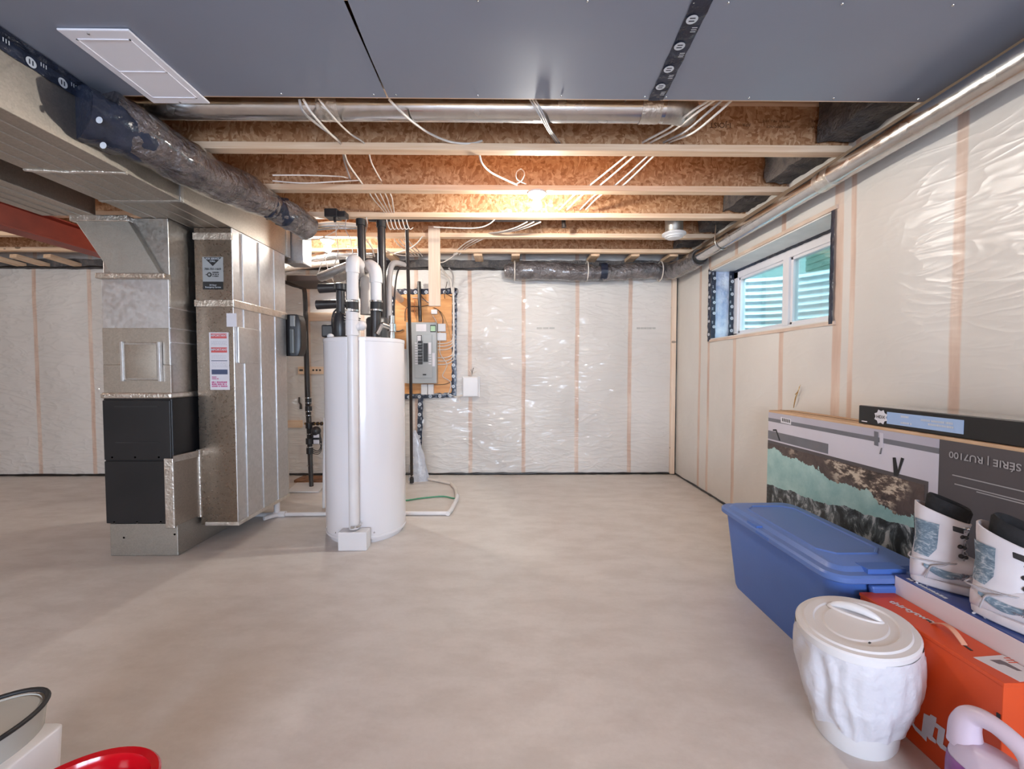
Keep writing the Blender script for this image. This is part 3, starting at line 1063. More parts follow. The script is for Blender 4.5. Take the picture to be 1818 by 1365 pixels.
# --- return air drop (tall duct in front, hanging off the floor)
RX0, RX1, RY0, RY1, RZ0 = -2.115, -1.86, 2.855, 3.52, .135
D = thing('return_air_duct', ((RX0 + RX1) / 2, RY0, RZ0), 'tall galvanized return duct carrying service stickers, right of the black furnace', 'duct')
MB().box(RX0, RX1 - .004, RY0, RY1, RZ0, AZ0 - .002).build('duct_body', MT['galv_brown_reflect'], D, bevel=.003)
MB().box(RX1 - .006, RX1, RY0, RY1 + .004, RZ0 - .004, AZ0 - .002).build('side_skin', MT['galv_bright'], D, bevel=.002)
for y in (2.965, 3.16, 3.36):
    MB().box(RX1 - .001, RX1 + .005, y - .006, y + .006, RZ0, AZ0 - .01).build('standing_seam', MT['galv_bright'], D, bevel=.001)
# foil-taped cross joints
for zc, hgt, mt in ((1.655, .055, 'foil'), (1.655, .05, 'clear_tape'), (2.105, .05, 'clear_tape')):
    m = MB()
    if mt == 'foil':
        m.box(RX1 - .002, RX1 + .010, RY0 - .01, RY1 + .01, zc - hgt / 2, zc + hgt / 2)
    else:
        m.box(RX0 - .004, RX1 + .004, RY0 - .010, RY0 + .004, zc - hgt / 2, zc + hgt / 2)
    m.build('joint_tape', MT[mt], D, bevel=.005)
m = MB().box(RX0 + .03, RX1 + .008, RY0 - .006, RY1 + .01, RZ0 - .008, RZ0 + .018)
m.build('bottom_tape', MT['foil'], D, bevel=.004)
# boot joining it to the cabinet
m = MB()
bx0, bx1 = FX1 - .015, RX0 + .055
bx0 = FX1 + .0105
pts = [(bx0, 2.648), (FX1 + .022, 2.650), (RX0 + .004, 2.85), (RX0 + .004, 3.3), (bx0, 3.3)]
m.prism([(x, y, .20) for x, y in pts], (0, 0, .43))
m.build('return_boot', MT['galv_warm'], D, bevel=.004)
m = MB()
m.box(bx0 - .045, FX1 + .024, 2.642, 2.652, .19, .64)
m.add([(FX1 + .024, 2.644, .61), (RX0 + .012, 2.845, .61), (RX0 + .012, 2.845, .655), (FX1 + .024, 2.644, .655), (FX1 + .004, 2.66, .61), (RX0 - .01, 2.86, .61), (RX0 - .01, 2.86, .655), (FX1 + .004, 2.66, .655)],
      [(0, 1, 2, 3), (7, 6, 5, 4), (3, 2, 6, 7), (0, 4, 5, 1)])
m.box(RX0 - .012, RX0 + .014, 2.838, 2.858, .19, .66)
m.build('boot_tape', MT['foil'], D, bevel=.004)
# cross-broken cover on the side
y0, y1, z0, z1 = 2.885, 3.115, 1.25, 1.50
m = MB().box(RX1, RX1 + .012, y0, y1, z0, z1)
m.build('access_cover', MT['galv_bright'], D, bevel=.003)
m = MB()
e = .012
m.add([(RX1 + .012, y0 + e, z0 + e), (RX1 + .012, y1 - e, z0 + e), (RX1 + .012, y1 - e, z1 - e), (RX1 + .012, y0 + e, z1 - e), (RX1 + .026, (y0 + y1) / 2, (z0 + z1) / 2)],
      [(0, 1, 4), (1, 2, 4), (2, 3, 4), (3, 0, 4)])
m.build('cross_break', MT['galv_bright'], D, smooth=80)

# stickers on the front of the return duct
MT['st_grey'] = M('sticker_silver', (.36, .37, .37), .4)
MT['st_blk'] = M('sticker_black', (.012, .012, .012), .35)
MT['st_wht'] = M('sticker_white', (.72, .70, .74), .5)
MT['st_red'] = M('sticker_red', (.62, .10, .10), .5)
MT['st_navy'] = M('sticker_navy', (.06, .08, .16), .5)
MT['st_mag'] = M('sticker_magenta_ink', (.55, .08, .25), .5)
MT['st_ink'] = M('sticker_grey_ink', (.35, .36, .42), .6)
FYs = RY0 - .0015
def sxz(px, py):
    p = at(px, py, Y=FYs)
    return p.x, p.z
def rect(m, x0, x1, z0, z1, y):
    m.add([(x0, y, z0), (x1, y, z0), (x1, y, z1), (x0, y, z1)], [(0, 1, 2, 3)])
x0, zt = sxz(359, 456)
x1, zm = sxz(397, 500)
_, zb = sxz(390, 514)
s = thing('service_sticker', ((x0 + x1) / 2, FYs, zb), 'silver and black service sticker with downward triangle, high on the return duct', 'sticker')
MB().box(x0, x1, FYs - .0006, FYs + .001, zm, zt).build('silver_field', MT['st_grey'], s)
MB().box(x0, x1 - .004, FYs - .0012, FYs + .001, zb, zm).build('black_footer', MT['st_blk'], s)
xm = (x0 + x1) / 2
m = MB()
m.add([(x0 + .01, FYs - .001, zt - .003), (x1 - .01, FYs - .001, zt - .003), (xm, FYs - .001, zt - .062)], [(0, 1, 2)])
m.build('triangle', MT['st_blk'], s)
text_mesh('FOR SERVICE\nCALL', (xm, FYs - .002, zt - .018), (1, 0, 0), (0, 0, 1), .016, MT['print_white'], s, align='CENTER', bold=.02)
text_mesh('780-701-1669', (xm, FYs - .002, zt - .088), (1, 0, 0), (0, 0, 1), .020, MT['st_blk'], s, align='CENTER', bold=.02)
for k_ in range(3):
    print_bars((xm - .002, FYs - .002, zt - .108 - .013 * k_), (1, 0, 0), (0, 0, 1), .009, .042, MT['st_blk'], s, 9 + k_)
m = MB()
m.lathe([(.016, 0), (.001, -.001)], (xm - .024, FYs - .001, zt - .119), 18, axis='y')
m.poly([(xm - .052, FYs - .0015, zt - .119), (xm - .03, FYs - .0015, zt - .112), (xm - .03, FYs - .0015, zt - .126)])
m.build('emblem', MT['st_blk'], s)
m = MB()
m.lathe([(.008, 0), (.001, -.0005)], (xm - .024, FYs - .0025, zt - .119), 14, axis='y')
m.build('emblem_centre', MT['st_grey'], s)
text_mesh('24 Hour\nEmergency Service', (xm, FYs - .003, zm - .028), (1, 0, 0), (0, 0, 1), .014, MT['print_white'], s, align='CENTER', bold=.01)

x0, zt = sxz(371, 590)
x1, zb = sxz(408, 692)
s = thing('notice_label', ((x0 + x1) / 2, FYs, zb), 'tall white notice label with two red banners on the return duct', 'label')
MB().box(x0, x1, FYs - .0006, FYs + .001, zb, zt).build('paper', MT['st_wht'], s)
H = zt - zb
def band(f0, f1, mat, nm, e=.012):
    MB().box(x0 + e, x1 - e, FYs - .0014, FYs, zt - H * f1, zt - H * f0).build(nm, mat, s)
band(.02, .105, MT['st_red'], 'red_banner')
band(.26, .35, MT['st_red'], 'red_banner')
band(.485, .498, MT['st_navy'], 'blue_line')
band(.645, .73, MT['st_navy'], 'blue_banner')
xm = (x0 + x1) / 2
for f in (.085, .33):
    text_mesh('IMPORTANT', (xm, FYs - .002, zt - H * f + .005), (1, 0, 0), (0, 0, 1), .021, MT['print_white'], s, align='CENTER', bold=.02)
m = MB()
rr = random.Random(3)
for f in (.15, .17, .19, .21, .40, .425, .45, .52, .54, .56, .58, .60):
    x = x0 + .014
    while x < x1 - .02:
        wv = .004 + rr.random() * .012
        rect(m, x, min(x + wv, x1 - .012), zt - H * f - .0016, zt - H * f, FYs - .0012)
        x += wv + .003
m.build('fine_print', MT['st_ink'], s)
for k_ in range(2):
    print_bars((x0 + .014, FYs - .002, zt - H * (.785 + .03 * k_)), (1, 0, 0), (0, 0, 1), .007, .03 + .012 * k_, MT['st_mag'], s, k_)
for k_ in range(3):
    print_bars((x0 + .012, FYs - .002, zt - H * (.88 + .035 * k_)), (1, 0, 0), (0, 0, 1), .011, .10, MT['st_mag'], s, 5 + k_)
x0, zt = sxz(402, 556)
x1, zb = sxz(420, 580)
o = MB().box(x0, x1 + .002, FYs - .001, FYs + .001, zb, zt).build('paper_label', MT['st_wht'])
tag(o, 'small pale blank label at the right edge of the return duct, above the notice', 'label')

# ================================================================ bulbs
em, ent, eb = base_mat('lit_bulb')
eb.inputs['Base Color'].default_value = (.9, .9, .9, 1)
eb.inputs['Emission Color'].default_value = (1.0, .95, .87, 1)
eb.inputs['Emission Strength'].default_value = 1.0
def bulb(loc, watts, label, grp='bare light bulbs on the ceiling joists'):
    t = thing('light_fixture', loc, label, 'lamp', grp)
    x, y, z = loc
    MB().lathe([(.062, 0), (.064, -.012), (.052, -.026), (.040, -.034), (.024, -.038), (.022, -.054), (.018, -.056)], (x, y, z), 28).build('lamp_holder', MT['white_plastic'], t, smooth=40)
    m2 = em.copy()
    L = watts / (4 * PI * PI * .034 ** 2)
    m2.node_tree.nodes['Principled BSDF'].inputs['Emission Strength'].default_value = L
    prof = [(.012, -.050), (.016, -.060)]
    for k in range(1, 11):
        a_ = PI * k / 10.2
        prof.append((.034 * math.sin(.45 + a_ * .86), -.082 + .030 * math.cos(.45 + a_ * .86) * 1.0))
    prof = [(.013, -.052), (.018, -.058), (.027, -.066), (.033, -.078), (.034, -.088), (.031, -.101), (.024, -.111), (.012, -.118), (.001, -.120)]
    MB().lathe(prof, (x, y, z), 24).build('bulb', m2, t, smooth=80)
    return t


p = at(953, 345, Y=2.93)
bulb((p.x, 2.93, ZJ), 40, 'bare lit bulb in white ceramic holder on the joist, nearest in the middle')
bulb((-1.70, 3.99, ZJ - .0), 28, 'bare lit bulb behind the trunk duct, left of the water heater vents')
bulb((-4.7, 2.405, ZJ), 22, 'bare lit bulb on the joist beyond the red steel beam')
bulb((.3, -1.2, ZC - .02), 15, 'unseen added fill bulb behind the photographer on the right')  # this bulb and the next are unseen, added as fill behind the camera
bulb((-3.2, -1.2, ZC - .02), 22, 'unseen added fill bulb behind the photographer on the left')

# ================================================================ WATER HEATER
TX, TY, TR, TH = -1.055, 3.10, .283, 1.43
T = thing('water_heater', (TX, TY, 0), 'tall white enamelled water heater tank standing on the concrete floor', 'water heater')
prof = [(TR - .02, .0), (TR - .01, .03), (TR, .032), (TR, TH - .03), (TR + .003, TH - .028), (TR + .003, TH - .006), (TR - .006, TH), (.001, TH + .012)]
MB().lathe(prof, (TX, TY, 0), 96).build('tank_shell', MT['white_enamel'], T, smooth=35)
MB().lathe([(TR + .001, .035), (TR + .0035, .037), (TR + .0035, .05), (TR + .001, .052)], (TX, TY, 0), 96, cap=False).build('bottom_ring', MT['white_enamel'], T, smooth=40)
for ang in (-150, -118, -62):
    a_ = R(ang)
    c = Vector((TX + (TR) * math.cos(a_), TY + TR * math.sin(a_), .075))
    MB().sphere(c, .006, 8).build('screw', MT['steel'], T, smooth=80)
MT['grey_dk'] = M('charcoal_plastic', (.06, .062, .068), .35)
# blower housing and fittings on top
m = MB()
m.lathe([(.080, 0), (.082, .01), (.082, .15), (.07, .165), (.045, .17)], (-1.0, 3.22, TH + .01), 28)
m.build('blower_housing', MT['grey_dk'], T, smooth=40)
m = MB().box(-1.335, -1.19, 3.0, 3.14, TH + .008, TH + .10)
m.build('control_box', MT['black_plastic'], T, bevel=.012)
m = MB()
m.lathe([(.055, 0), (.06, .01), (.06, .14), (.045, .17)], (-1.20, 3.02, TH + .01), 20)
m.lathe([(.03, .17), (.03, .33), (.045, .34), (.045, .38), (.02, .39)], (-1.20, 3.02, TH + .01), 16)
m.build('gas_valve', MT['black_plastic'], T, smooth=40)
m = MB()
m.lathe([(.022, 0), (.022, .05), (.032, .055), (.032, .11), (.02, .115), (.02, .17)], (-.845, 3.06, TH), 14)
m.cyl((-.845, 3.06, TH + .08), (-.90, 3.0, TH + .10), .02, seg=14)
m.cyl((-.90, 3.0, TH + .10), (-.93, 2.98, TH + .03), .018, seg=14)
m.build('relief_valve', MT['steel'], T, smooth=40)
m = MB().sphere(Vector((-1.25, 2.96, TH + .012)), .024, 14, .8)
m.build('sensor_cap', MT['white_plastic'], T, smooth=60)
m = MB()
m.tube([at(600, 592, Y=2.97), at(590, 580, Y=2.99), at(592, 556, Y=3.0), at(604, 545, Y=3.02), at(618, 540, Y=3.02)], .006, 8, sm=6)
m.build('hose', MT['cable_black'], T, smooth=60)
for i, (dy, rr_) in enumerate(((0, .004), (8, .004), (14, .0035))):
    m = MB()
    m.tube([at(602, 552 + dy, Y=3.0), at(612, 560 + dy * .6, Y=2.97), at(628, 562 + dy * .4, Y=2.97), at(640, 566 + dy * .4, Y=3.0)], .0045, 8, sm=6)
    m.build('hose', MT['cable_black'], T, smooth=60)

# exhaust stub with black inlet horns left of the white pipe
V = thing('intake_horns', at(610, 540, Y=3.15), 'two black flared plastic sleeves sticking out left above the water heater', 'intake pipe')
for pa, pb in (((620, 510), (567, 512)), ((618, 539), (563, 541))):
    A, B = at(*pa, Y=3.15), at(*pb, Y=3.15)
    m = MB()
    m.tube([A, A.lerp(B, .5), B], [.030, .033, .036], 20)
    m.build('sleeve', MT['black_abs'], V, smooth=50)
m = MB()
m.tube([at(619, 498, Y=3.15), at(619, 590, Y=3.15)], .020, 14)
m.build('upright', MT['black_iron'], V, smooth=50)
m = MB()
m.tube([at(599, 515, Y=3.14), at(599, 560, Y=3.14), at(607, 575, Y=3.12)], .008, 8)
m.tube([at(601, 515, Y=3.14), at(612, 528, Y=3.14)], .008, 8)
m.build('bracket', MT['black_iron'], V, smooth=50)
for py in (503, 516, 536, 548):
    MB().sphere(at(617, py, Y=3.10), .012, 10).build('fitting', MT['steel'], V, smooth=60)

def clamp_ring(m, c, r, h, ax=(0, 0, 1)):
    ax = Vector(ax).normalized()
    c = Vector(c)
    m.tube([c - ax * h / 2, c - ax * h / 2 + ax * .001, c + ax * h / 2 - ax * .001, c + ax * h / 2], [r, r + .003, r + .003, r], 26)


# white drain/vent pipe in front of the tank
P1 = thing('vent_pipe', (at(626, 950, Y=2.775).x, 2.775, .13), 'tall white plastic pipe running up the front of the water heater', 'pipe', 'white vent pipes of the water heater')
px1 = at(627, 800, Y=2.775).x
m = MB()
m.tube([(px1, 2.775, .135), (px1 + .005, 2.775, 1.50)], .033, 28)
m.build('lower_pipe', MT['pvc'], P1, smooth=50)
m = MB()
m.lathe([(.034, 0), (.043, .002), (.043, .10), (.034, .102)], (px1 + .005, 2.775, 1.43), 28)
m.lathe([(.037, 0), (.040, .002), (.040, .07), (.037, .072)], (px1 + .005, 2.775, 1.53), 28)
m.build('socket', MT['pvc'], P1, smooth=40)
m = MB()
m.tube([(px1 + .03, 2.775, 1.49), (px1 + .066, 2.79, 1.50)], [.03, .026], 20)
m.sphere((px1 + .060, 2.79, 1.50), .034, 16)
m.build('branch_socket', MT['pvc'], P1, smooth=60)
z = at(631, 545, Y=2.775).z
m = MB()
m.tube([(px1 + .008, 2.775, z - .035), (px1 + .008, 2.775, z + .045)], .040, 26)
m.build('rubber_coupling', MT['rubber'], P1, smooth=50)
for dz in (-.025, .035):
    m = MB()
    clamp_ring(m, (px1 + .008, 2.775, z + dz), .041, .013)
    m.box(px1 - .005, px1 + .02, 2.775 - .052, 2.775 - .04, z + dz - .008, z + dz + .008)
    m.build('hose_clamp', MT['steel'], P1, smooth=40)
zt_ = at(633, 483, Y=2.775).z
m = MB()
m.tube([(px1 + .008, 2.775, z + .04), (px1 + .012, 2.775, zt_)], .037, 28)
m.build('upper_pipe', MT['pvc_old'] if False else MT['pvc'], P1, smooth=50)
m = MB()
m.tube([(px1 + .012, 2.775, zt_ - .005), (px1 + .012, 2.775, zt_ + .04), (px1 + .008, 2.80, zt_ + .075), (px1 + .0, 2.86, zt_ + .09), (px1 - .01, 2.95, zt_ + .09)], [.043, .043, .046, .044, .043], 26, sm=5)
m.build('elbow', MT['pvc'], P1, smooth=50)
m = MB()
m.tube([(px1 - .01, 2.94, zt_ + .09), (px1 - .55, 4.70, zt_ + .10)], .037, 22)
m.build('horizontal_run', MT['pvc'], P1, smooth=50)
m = MB()
clamp_ring(m, (px1 + .010, 2.775, .155), .035, .014)
m.box(px1 - .008, px1 + .015, 2.775 - .047, 2.775 - .035, .148, .164)
m.build('hose_clamp', MT['steel'], P1, smooth=40)
# condensate box on floor
o = MB().box(at(600, 960, Y=2.73).x, at(651, 960, Y=2.73).x, 2.725, 2.81, .0, .125).build('condensate_box', MT['white_plastic'], bevel=.006)
tag(o, 'small white plastic box on the floor at the foot of the water heater', 'box')

# second vent
Y2 = 3.12
p2 = at(668, 540, Y=Y2)
P2 = thing('vent_pipe', (p2.x, Y2, 1.6), 'shorter white plastic pipe with black coupling, above the right half of the water heater', 'pipe', 'white vent pipes of the water heater')
za, zb_, zc, zd = at(668, 597, Y=Y2).z, at(668, 552, Y=Y2).z, at(668, 534, Y=Y2).z, at(668, 490, Y=Y2).z
m = MB()
m.tube([(p2.x - .01, Y2, TH + .005), (p2.x - .005, Y2, zb_)], .037, 24)
m.build('black_adapter', MT['black_abs'], P2, smooth=50)
m = MB()
m.tube([(p2.x - .003, Y2, zb_ - .005), (p2.x, Y2, zc)], .042, 24)
m.build('rubber_coupling', MT['rubber'], P2, smooth=50)
for dz in (zb_ + .004, zc - .006):
    m = MB()
    clamp_ring(m, (p2.x, Y2, dz), .043, .014)
    m.build('hose_clamp', MT['steel'], P2, smooth=40)
m = MB()
m.tube([(p2.x, Y2, zc - .004), (p2.x, Y2, zd + .0)], .040, 24)
m.build('upper_pipe', MT['pvc'], P2, smooth=50)
m = MB()
m.tube([(p2.x, Y2, zd - .05), (p2.x, Y2, zd), (p2.x - .012, Y2, zd + .05), (p2.x - .05, Y2 + .02, zd + .08), (p2.x - .08, Y2 + .07, zd + .085)], [.047, .047, .048, .046, .044], 24, sm=5)
m.build('elbow', MT['pvc'], P2, smooth=50)
m = MB()
m.tube([(p2.x - .075, Y2 + .06, zd + .085), (p2.x - .22, 4.70, zd + .095)], .038, 20)
m.build('horizontal_run', MT['pvc'], P2, smooth=50)
# cream liner pipe between the vents
p3 = at(652, 540, Y=3.22)
o = MB().tube([(p3.x, 3.22, TH + .20), (p3.x, 3.22, at(652, 497, Y=3.22).z), (p3.x, 3.30, at(652, 484, Y=3.22).z)], .050, 22).build('cream_pipe', MT['pvc_old'], smooth=50)
tag(o, 'thick cream plastic pipe standing between the two white vent pipes', 'pipe')

# black vertical pipes dropping from joist level behind the vents
for px, y, py0, py1, r, lab in ((641, 3.28, 393, 530, .031, 'left of the two thick black pipes dropping from the joists above the water heater'),
                                (677, 3.34, 396, 600, .031, 'right of the two thick black pipes dropping from the joists above the water heater')):
    a_, b_ = at(px, py0, Y=y), at(px + (4 if px < 650 else 3), py1, Y=y)
    t = thing('black_pipe', (b_.x, y, b_.z), lab, 'pipe', 'thick black pipes above the water heater')
    MB().tube([b_, a_], r, 22).build('pipe', MT['black_abs'], t, smooth=50)
    m = MB()
    clamp_ring(m, a_ - Vector((0, 0, .01)), r + .004, .05)
    m.build('socket', MT['rubber'], t, smooth=40)
# soft grey hoses beside right pipe
for k, (p_, q_, mt, lab) in enumerate((((696, 470), (693, 596), 'cable_grey', 'grey plastic hose hanging beside the right black pipe, thicker of two'),
                                  ((708, 478), (700, 600), 'cable_black', 'thin black hose hanging beside the breaker panel plywood'))):
    a_, b_ = at(*p_, Y=3.5), at(*q_, Y=3.3)
    m = MB()
    m.tube([a_ + Vector((.05, .2, .05)), a_, a_.lerp(b_, .4) + Vector((-.02, 0, 0)), b_], .024 if k == 0 else .007, 12, sm=8)
    o = m.build('hose', MT[mt], smooth=60)
    tag(o, lab, 'hose')

# black small drainage pipe right of tank
t = thing('thin_black_pipe', (at(731, 860, Y=4.0).x, 4.0, 0), 'thin black steel pipe running floor to ceiling right of the water heater', 'pipe')
a_, b_, c_ = at(731, 858, Y=4.35), at(729, 640, Y=4.2), at(722, 398, Y=3.56)
ORG[t.name] = Vector((a_.x, a_.y, 0)); t.location = ORG[t.name]
c_.z = 2.43
m = MB()
m.tube([(a_.x, a_.y, .04), b_, c_], .0155, 14)
m.build('pipe', MT['black_iron'], t, smooth=50)
for py in (812, 824, 835, 844, 855):
    p = at(731, py, Y=4.35)
    m = MB()
    clamp_ring(m, p, .018, .012)
    m.build('hose_clamp', MT['pvc_old'], t, smooth=40)
m = MB()
m.tube([at(731, 848, Y=4.35), at(731, 857, Y=4.35)], .022, 12)
m.tube([at(731, 841, Y=4.35), at(721, 841, Y=4.35)], .012, 10)
m.build('tee', MT['black_plastic'], t, smooth=50)

# black horizontal pipe along the joist + stub
yb = 3.50
o = MB().tube([(at(655, 399, Y=yb).x, yb, 2.452), (at(958, 395, Y=yb).x, yb, 2.458)], .017, 14).build('black_pipe', MT['black_abs'], smooth=50)
tag(o, 'long thin black pipe lying level behind the joist of the nearer bulb', 'pipe')
p = at(1002, 394, Y=3.55)
m = MB()
m.tube([(p.x - .01, 3.6, 2.745), (p.x, 3.6, 2.47), (p.x + .004, 3.6, 2.43)], [.016, .018, .02], 12)
o = m.build('pipe_stub', MT['black_iron'], smooth=50)
tag(o, 'short dark pipe stub hanging from the joist bay above the back wall', 'pipe')

# upright board hanging from joists
a_, b_ = at(760, 404, Y=3.86), at(781, 543, Y=3.86)
o = MB().box(a_.x, b_.x + .002, 3.861, 3.899, b_.z, 2.53).build('hanging_board', MT['pine_z'], bevel=.003)
tag(o, 'pale upright wood board hanging from the joists in front of the electrical board', 'board')

# ================================================================ ELECTRICAL BOARD ON THE BACK WALL
YW = YB - .02
def wx(px, py, Y=None):
    return at(px, py, Y=Y or YW)
a_, b_ = wx(697, 514), wx(806, 702)
o = MB().box(a_.x, b_.x, YW - .018, YW + .0, b_.z, a_.z).build('plywood_board', MT['plywood'], bevel=.001)
tag(o, 'orange plywood board on the back wall behind the grey breaker panel', 'board')
YP = YW - .02
t = thing('board_tape', (0, 0, 0), 'black logo tape framing the plywood board and running down the wall', 'tape')
ORG[t.name] = Vector((b_.x, YP, b_.z)); t.location = ORG[t.name]
def tp(p, q, wd, seed):
    m = MB()
    tape_strip(m, wx(*p, Y=YP - .001), wx(*q, Y=YP - .001), (0, -1, 0), wd, seed, amp=.012)
    m.build('tape_strip', TP, t, smooth=50)
tp((694, 518), (806, 517), .06, 31)
tp((807, 512), (806, 702), .055, 32)
tp((712, 704), (810, 701), .055, 33)
tp((747, 704), (744, 806), .058, 34)
tp((696, 520), (697, 590), .05, 35)

# breaker panel
YB0 = YP - .10
x0, x1 = wx(716, 0, Y=YB0).x, wx(771, 0, Y=YB0).x
z1, z0 = wx(0, 571, Y=YB0).z, wx(0, 681, Y=YB0).z
B = thing('breaker_panel', ((x0 + x1) / 2, YB0, z0), 'grey electrical breaker panel without its door on the plywood board', 'electrical panel')
MB().box(x0, x1, YB0, YP - .001, z0, z1).build('enclosure', MT['panel_grey'], B, bevel=.004)
W_, H_ = x1 - x0, z1 - z0
MB().box(x0 + W_ * .28, x1 - W_ * .14, YB0 - .006, YB0, z0 + H_ * .09, z1 - H_ * .20).build('cover_plate', MT['panel_grey'], B, bevel=.002)
MB().box(x0 + W_ * .33, x0 + W_ * .67, YB0 - .004, YB0, z1 - H_ * .15, z1 - H_ * .03).build('paper_label', MT['st_wht'], B)
o = MB().box(x0 + W_ * .80, x0 + W_ * .985, YB0 - .003, YB0, z1 - H_ * .16, z1 - H_ * .045).build('warning_sticker', MT['black'], B)
MT['st_green'] = M('sticker_green', (.42, .62, .40), .5)
MB().box(x0 + W_ * .815, x0 + W_ * .97, YB0 - .0045, YB0 - .002, z1 - H_ * .145, z1 - H_ * .06).build('green_field', MT['st_green'], o)
MB().box(x0 + W_ * .79, x0 + W_ * .95, YB0 - .003, YB0, z0 + H_ * .28, z0 + H_ * .50).build('circuit_list', MT['st_wht'], B)
for cx, zs, ze in ((.40, .70, .31), (.58, .655, .36)):
    n = 8
    for k in range(n):
        f = zs - (zs - ze) * (k + .5) / n
        xx, zz = x0 + W_ * cx, z0 + H_ * f
        b1 = MB().box(xx, xx + W_ * .14, YB0 - .022, YB0 - .004, zz - H_ * .0205, zz + H_ * .0205).build('breaker_switch', MT['black_plastic'], B, bevel=.0015)
        if k in (1, 3, 5) and cx < .5:
            MB().box(xx - .002, xx + W_ * .11, YB0 - .024, YB0 - .021, zz + H_ * .014, zz + H_ * .022).build('white_stripe', MT['st_wht'], b1)
for k in range(9):
    zz = z0 + H_ * (.66 - k * .042)
    for cx in (.29, .74):
        MB().box(x0 + W_ * cx, x0 + W_ * (cx + .09), YB0 - .0075, YB0 - .004, zz - H_ * .008, zz + H_ * .008).build('circuit_tab', MT['st_wht'], B)
MB().box(x0 + W_ * .38, x0 + W_ * .50, YB0 - .02, YB0 - .004, z0 + H_ * .66, z0 + H_ * .78).build('main_breaker', MT['st_wht'], B, bevel=.002)
MB().box(x0 + W_ * .365, x0 + W_ * .515, YB0 - .01, YB0 - .004, z0 + H_ * .655, z0 + H_ * .79).build('main_breaker_frame', MT['black_plastic'], B, bevel=.002)
MB().box(x0 + W_ * .55, x0 + W_ * .66, YB0 - .018, YB0 - .004, z0 + H_ * .135, z0 + H_ * .155).build('latch', MT['black_plastic'], B)
MB().box(x0 + W_ * .74, x0 + W_ * .83, YB0 - .012, YB0 - .004, z0 + H_ * .48, z0 + H_ * .65).build('blank_filler', MT['st_wht'], B)

# little white junction boxes, dimmer modules
def wall_box(pa, pb, name, mat, label, cat, dep=.05, grp=None, Y=None, bev=.006):
    yy_ = Y or YP
    p, q_ = wx(*pa, Y=yy_), wx(*pb, Y=yy_)
    o = MB().box(p.x, q_.x, yy_ - dep, yy_ + .0, q_.z, p.z).build(name, mat, bevel=bev)
    return tag(o, label, cat, grp)


wall_box((778, 575), (792, 589), 'junction_box', MT['white_plastic'], 'small white junction box right of the breaker panel, upper of two', 'junction box', .04, 'small white boxes on the plywood')
wall_box((777, 591), (793, 605), 'junction_box', MT['white_plastic'], 'small white junction box right of the breaker panel, lower of two', 'junction box', .04, 'small white boxes on the plywood')
wall_box((749, 682), (760, 700), 'surge_module', MT['white_plastic'], 'white module under the breaker panel, left of the pair', 'electrical module', .05, 'white modules under the panel', bev=.003)
wall_box((761, 682), (771, 700), 'surge_module', MT['white_plastic'], 'white module under the breaker panel, right of the pair', 'electrical module', .05, 'white modules under the panel', bev=.003)
wall_box((719, 620), (727, 680), 'side_enclosure', MT['white_plastic'], 'narrow white enclosure between the tank and the breaker panel', 'enclosure', .06)
wall_box((766, 550), (777, 558), 'cable_clamp_block', MT['white_plastic'], 'tiny white cable clamp on the plywood under the hanging board', 'cable clamp', .03)
t = thing('media_box', wx(837, 704, Y=YW), 'white square plastic box with wires on the back wall, right of the plywood', 'junction box')
p, q_ = wx(822, 669, Y=YW), wx(850, 704, Y=YW)
MB().box(p.x, q_.x, YW - .05, YW + .005, q_.z, p.z).build('lid', MT['white_plastic'], t, bevel=.012)
MB().box(p.x - .006, q_.x + .012, YW - .01, YW + .005, q_.z - .004, p.z + .004).build('back_plate', MT['white_plastic'], t, bevel=.004)
for k, (dx, dz) in enumerate(((.02, .09), (-.03, .06), (.05, .05), (-.01, .075))):
    c = wx(838, 667, Y=YW - .03)
    MB().tube([c, c + Vector((dx * .3, -.01, dz * .6)), c + Vector((dx, -.02, dz))], .0035, 6, sm=4).build('wire_end', MT[('cable_black', 'cable', 'cable', 'cable_grey')[k]], t, smooth=60)
for k, (dx, dz) in enumerate(((-.06, -.05), (.03, -.07), (-.10, -.01))):
    c = wx(815, 703, Y=YW - .03)
    MB().tube([wx(824, 700, Y=YW - .03), c, c + Vector((dx * .5, -.01, dz))], .0035, 6, sm=5).build('wire_end', MT['cable'], t, smooth=60)

# dark conduit dropping into the panel
o = MB().tube([wx(744, 500, Y=YP - .03), wx(746, 571, Y=YP - .05)], .020, 14).build('conduit', MT['black_abs'], smooth=50)
tag(o, 'black conduit dropping into the top of the breaker panel', 'conduit')
def wire(pts, mat, label, r=.0045, Y=None, cat='wire', grp=None, name='wire', sm=8):
    P = [wx(p[0], p[1], Y=(p[2] if len(p) > 2 else (Y or YP - .012))) for p in pts]
    o = MB().tube(P, r, 8, sm=sm).build(name, mat, smooth=60)
    return tag(o, label, cat, grp)


Wc, Wb, Wo = MT['cable'], MT['cable_black'], MT['cable_orange']
G1 = 'white cables looping from the panel side'
for k, (y, ye, bl) in enumerate(((609, 596, 2), (614, 604, 4), (620, 610, 6), (634, 622, 5), (640, 630, 7), (646, 641, 9))):
    wire([(771, y), (785, y + 1), (797, y - 1), (803, y - 6), (804.5 + .3 * k, ye - 10), (804.5 + .4 * k, 560), (804 + .3 * k, 500)], Wc,
         ('topmost', 'second', 'third', 'fourth', 'fifth', 'lowest')[k] + ' of six white cables looping out of the breaker panel right side', .0055, grp=G1)
wire([(768, 560), (775, 572), (781, 590), (781, 625), (793, 645), (791, 655), (786, 668), (800, 678), (799, 692), (797, 700), (812, 704), (824, 702)], Wc,
     'wavy white cable hanging beside the breaker panel down to the white box', .0045)
wire([(770, 546), (780, 552), (786, 565), (786, 576)], Wb, 'black wire arching from the hanging board to the upper white box', .004)
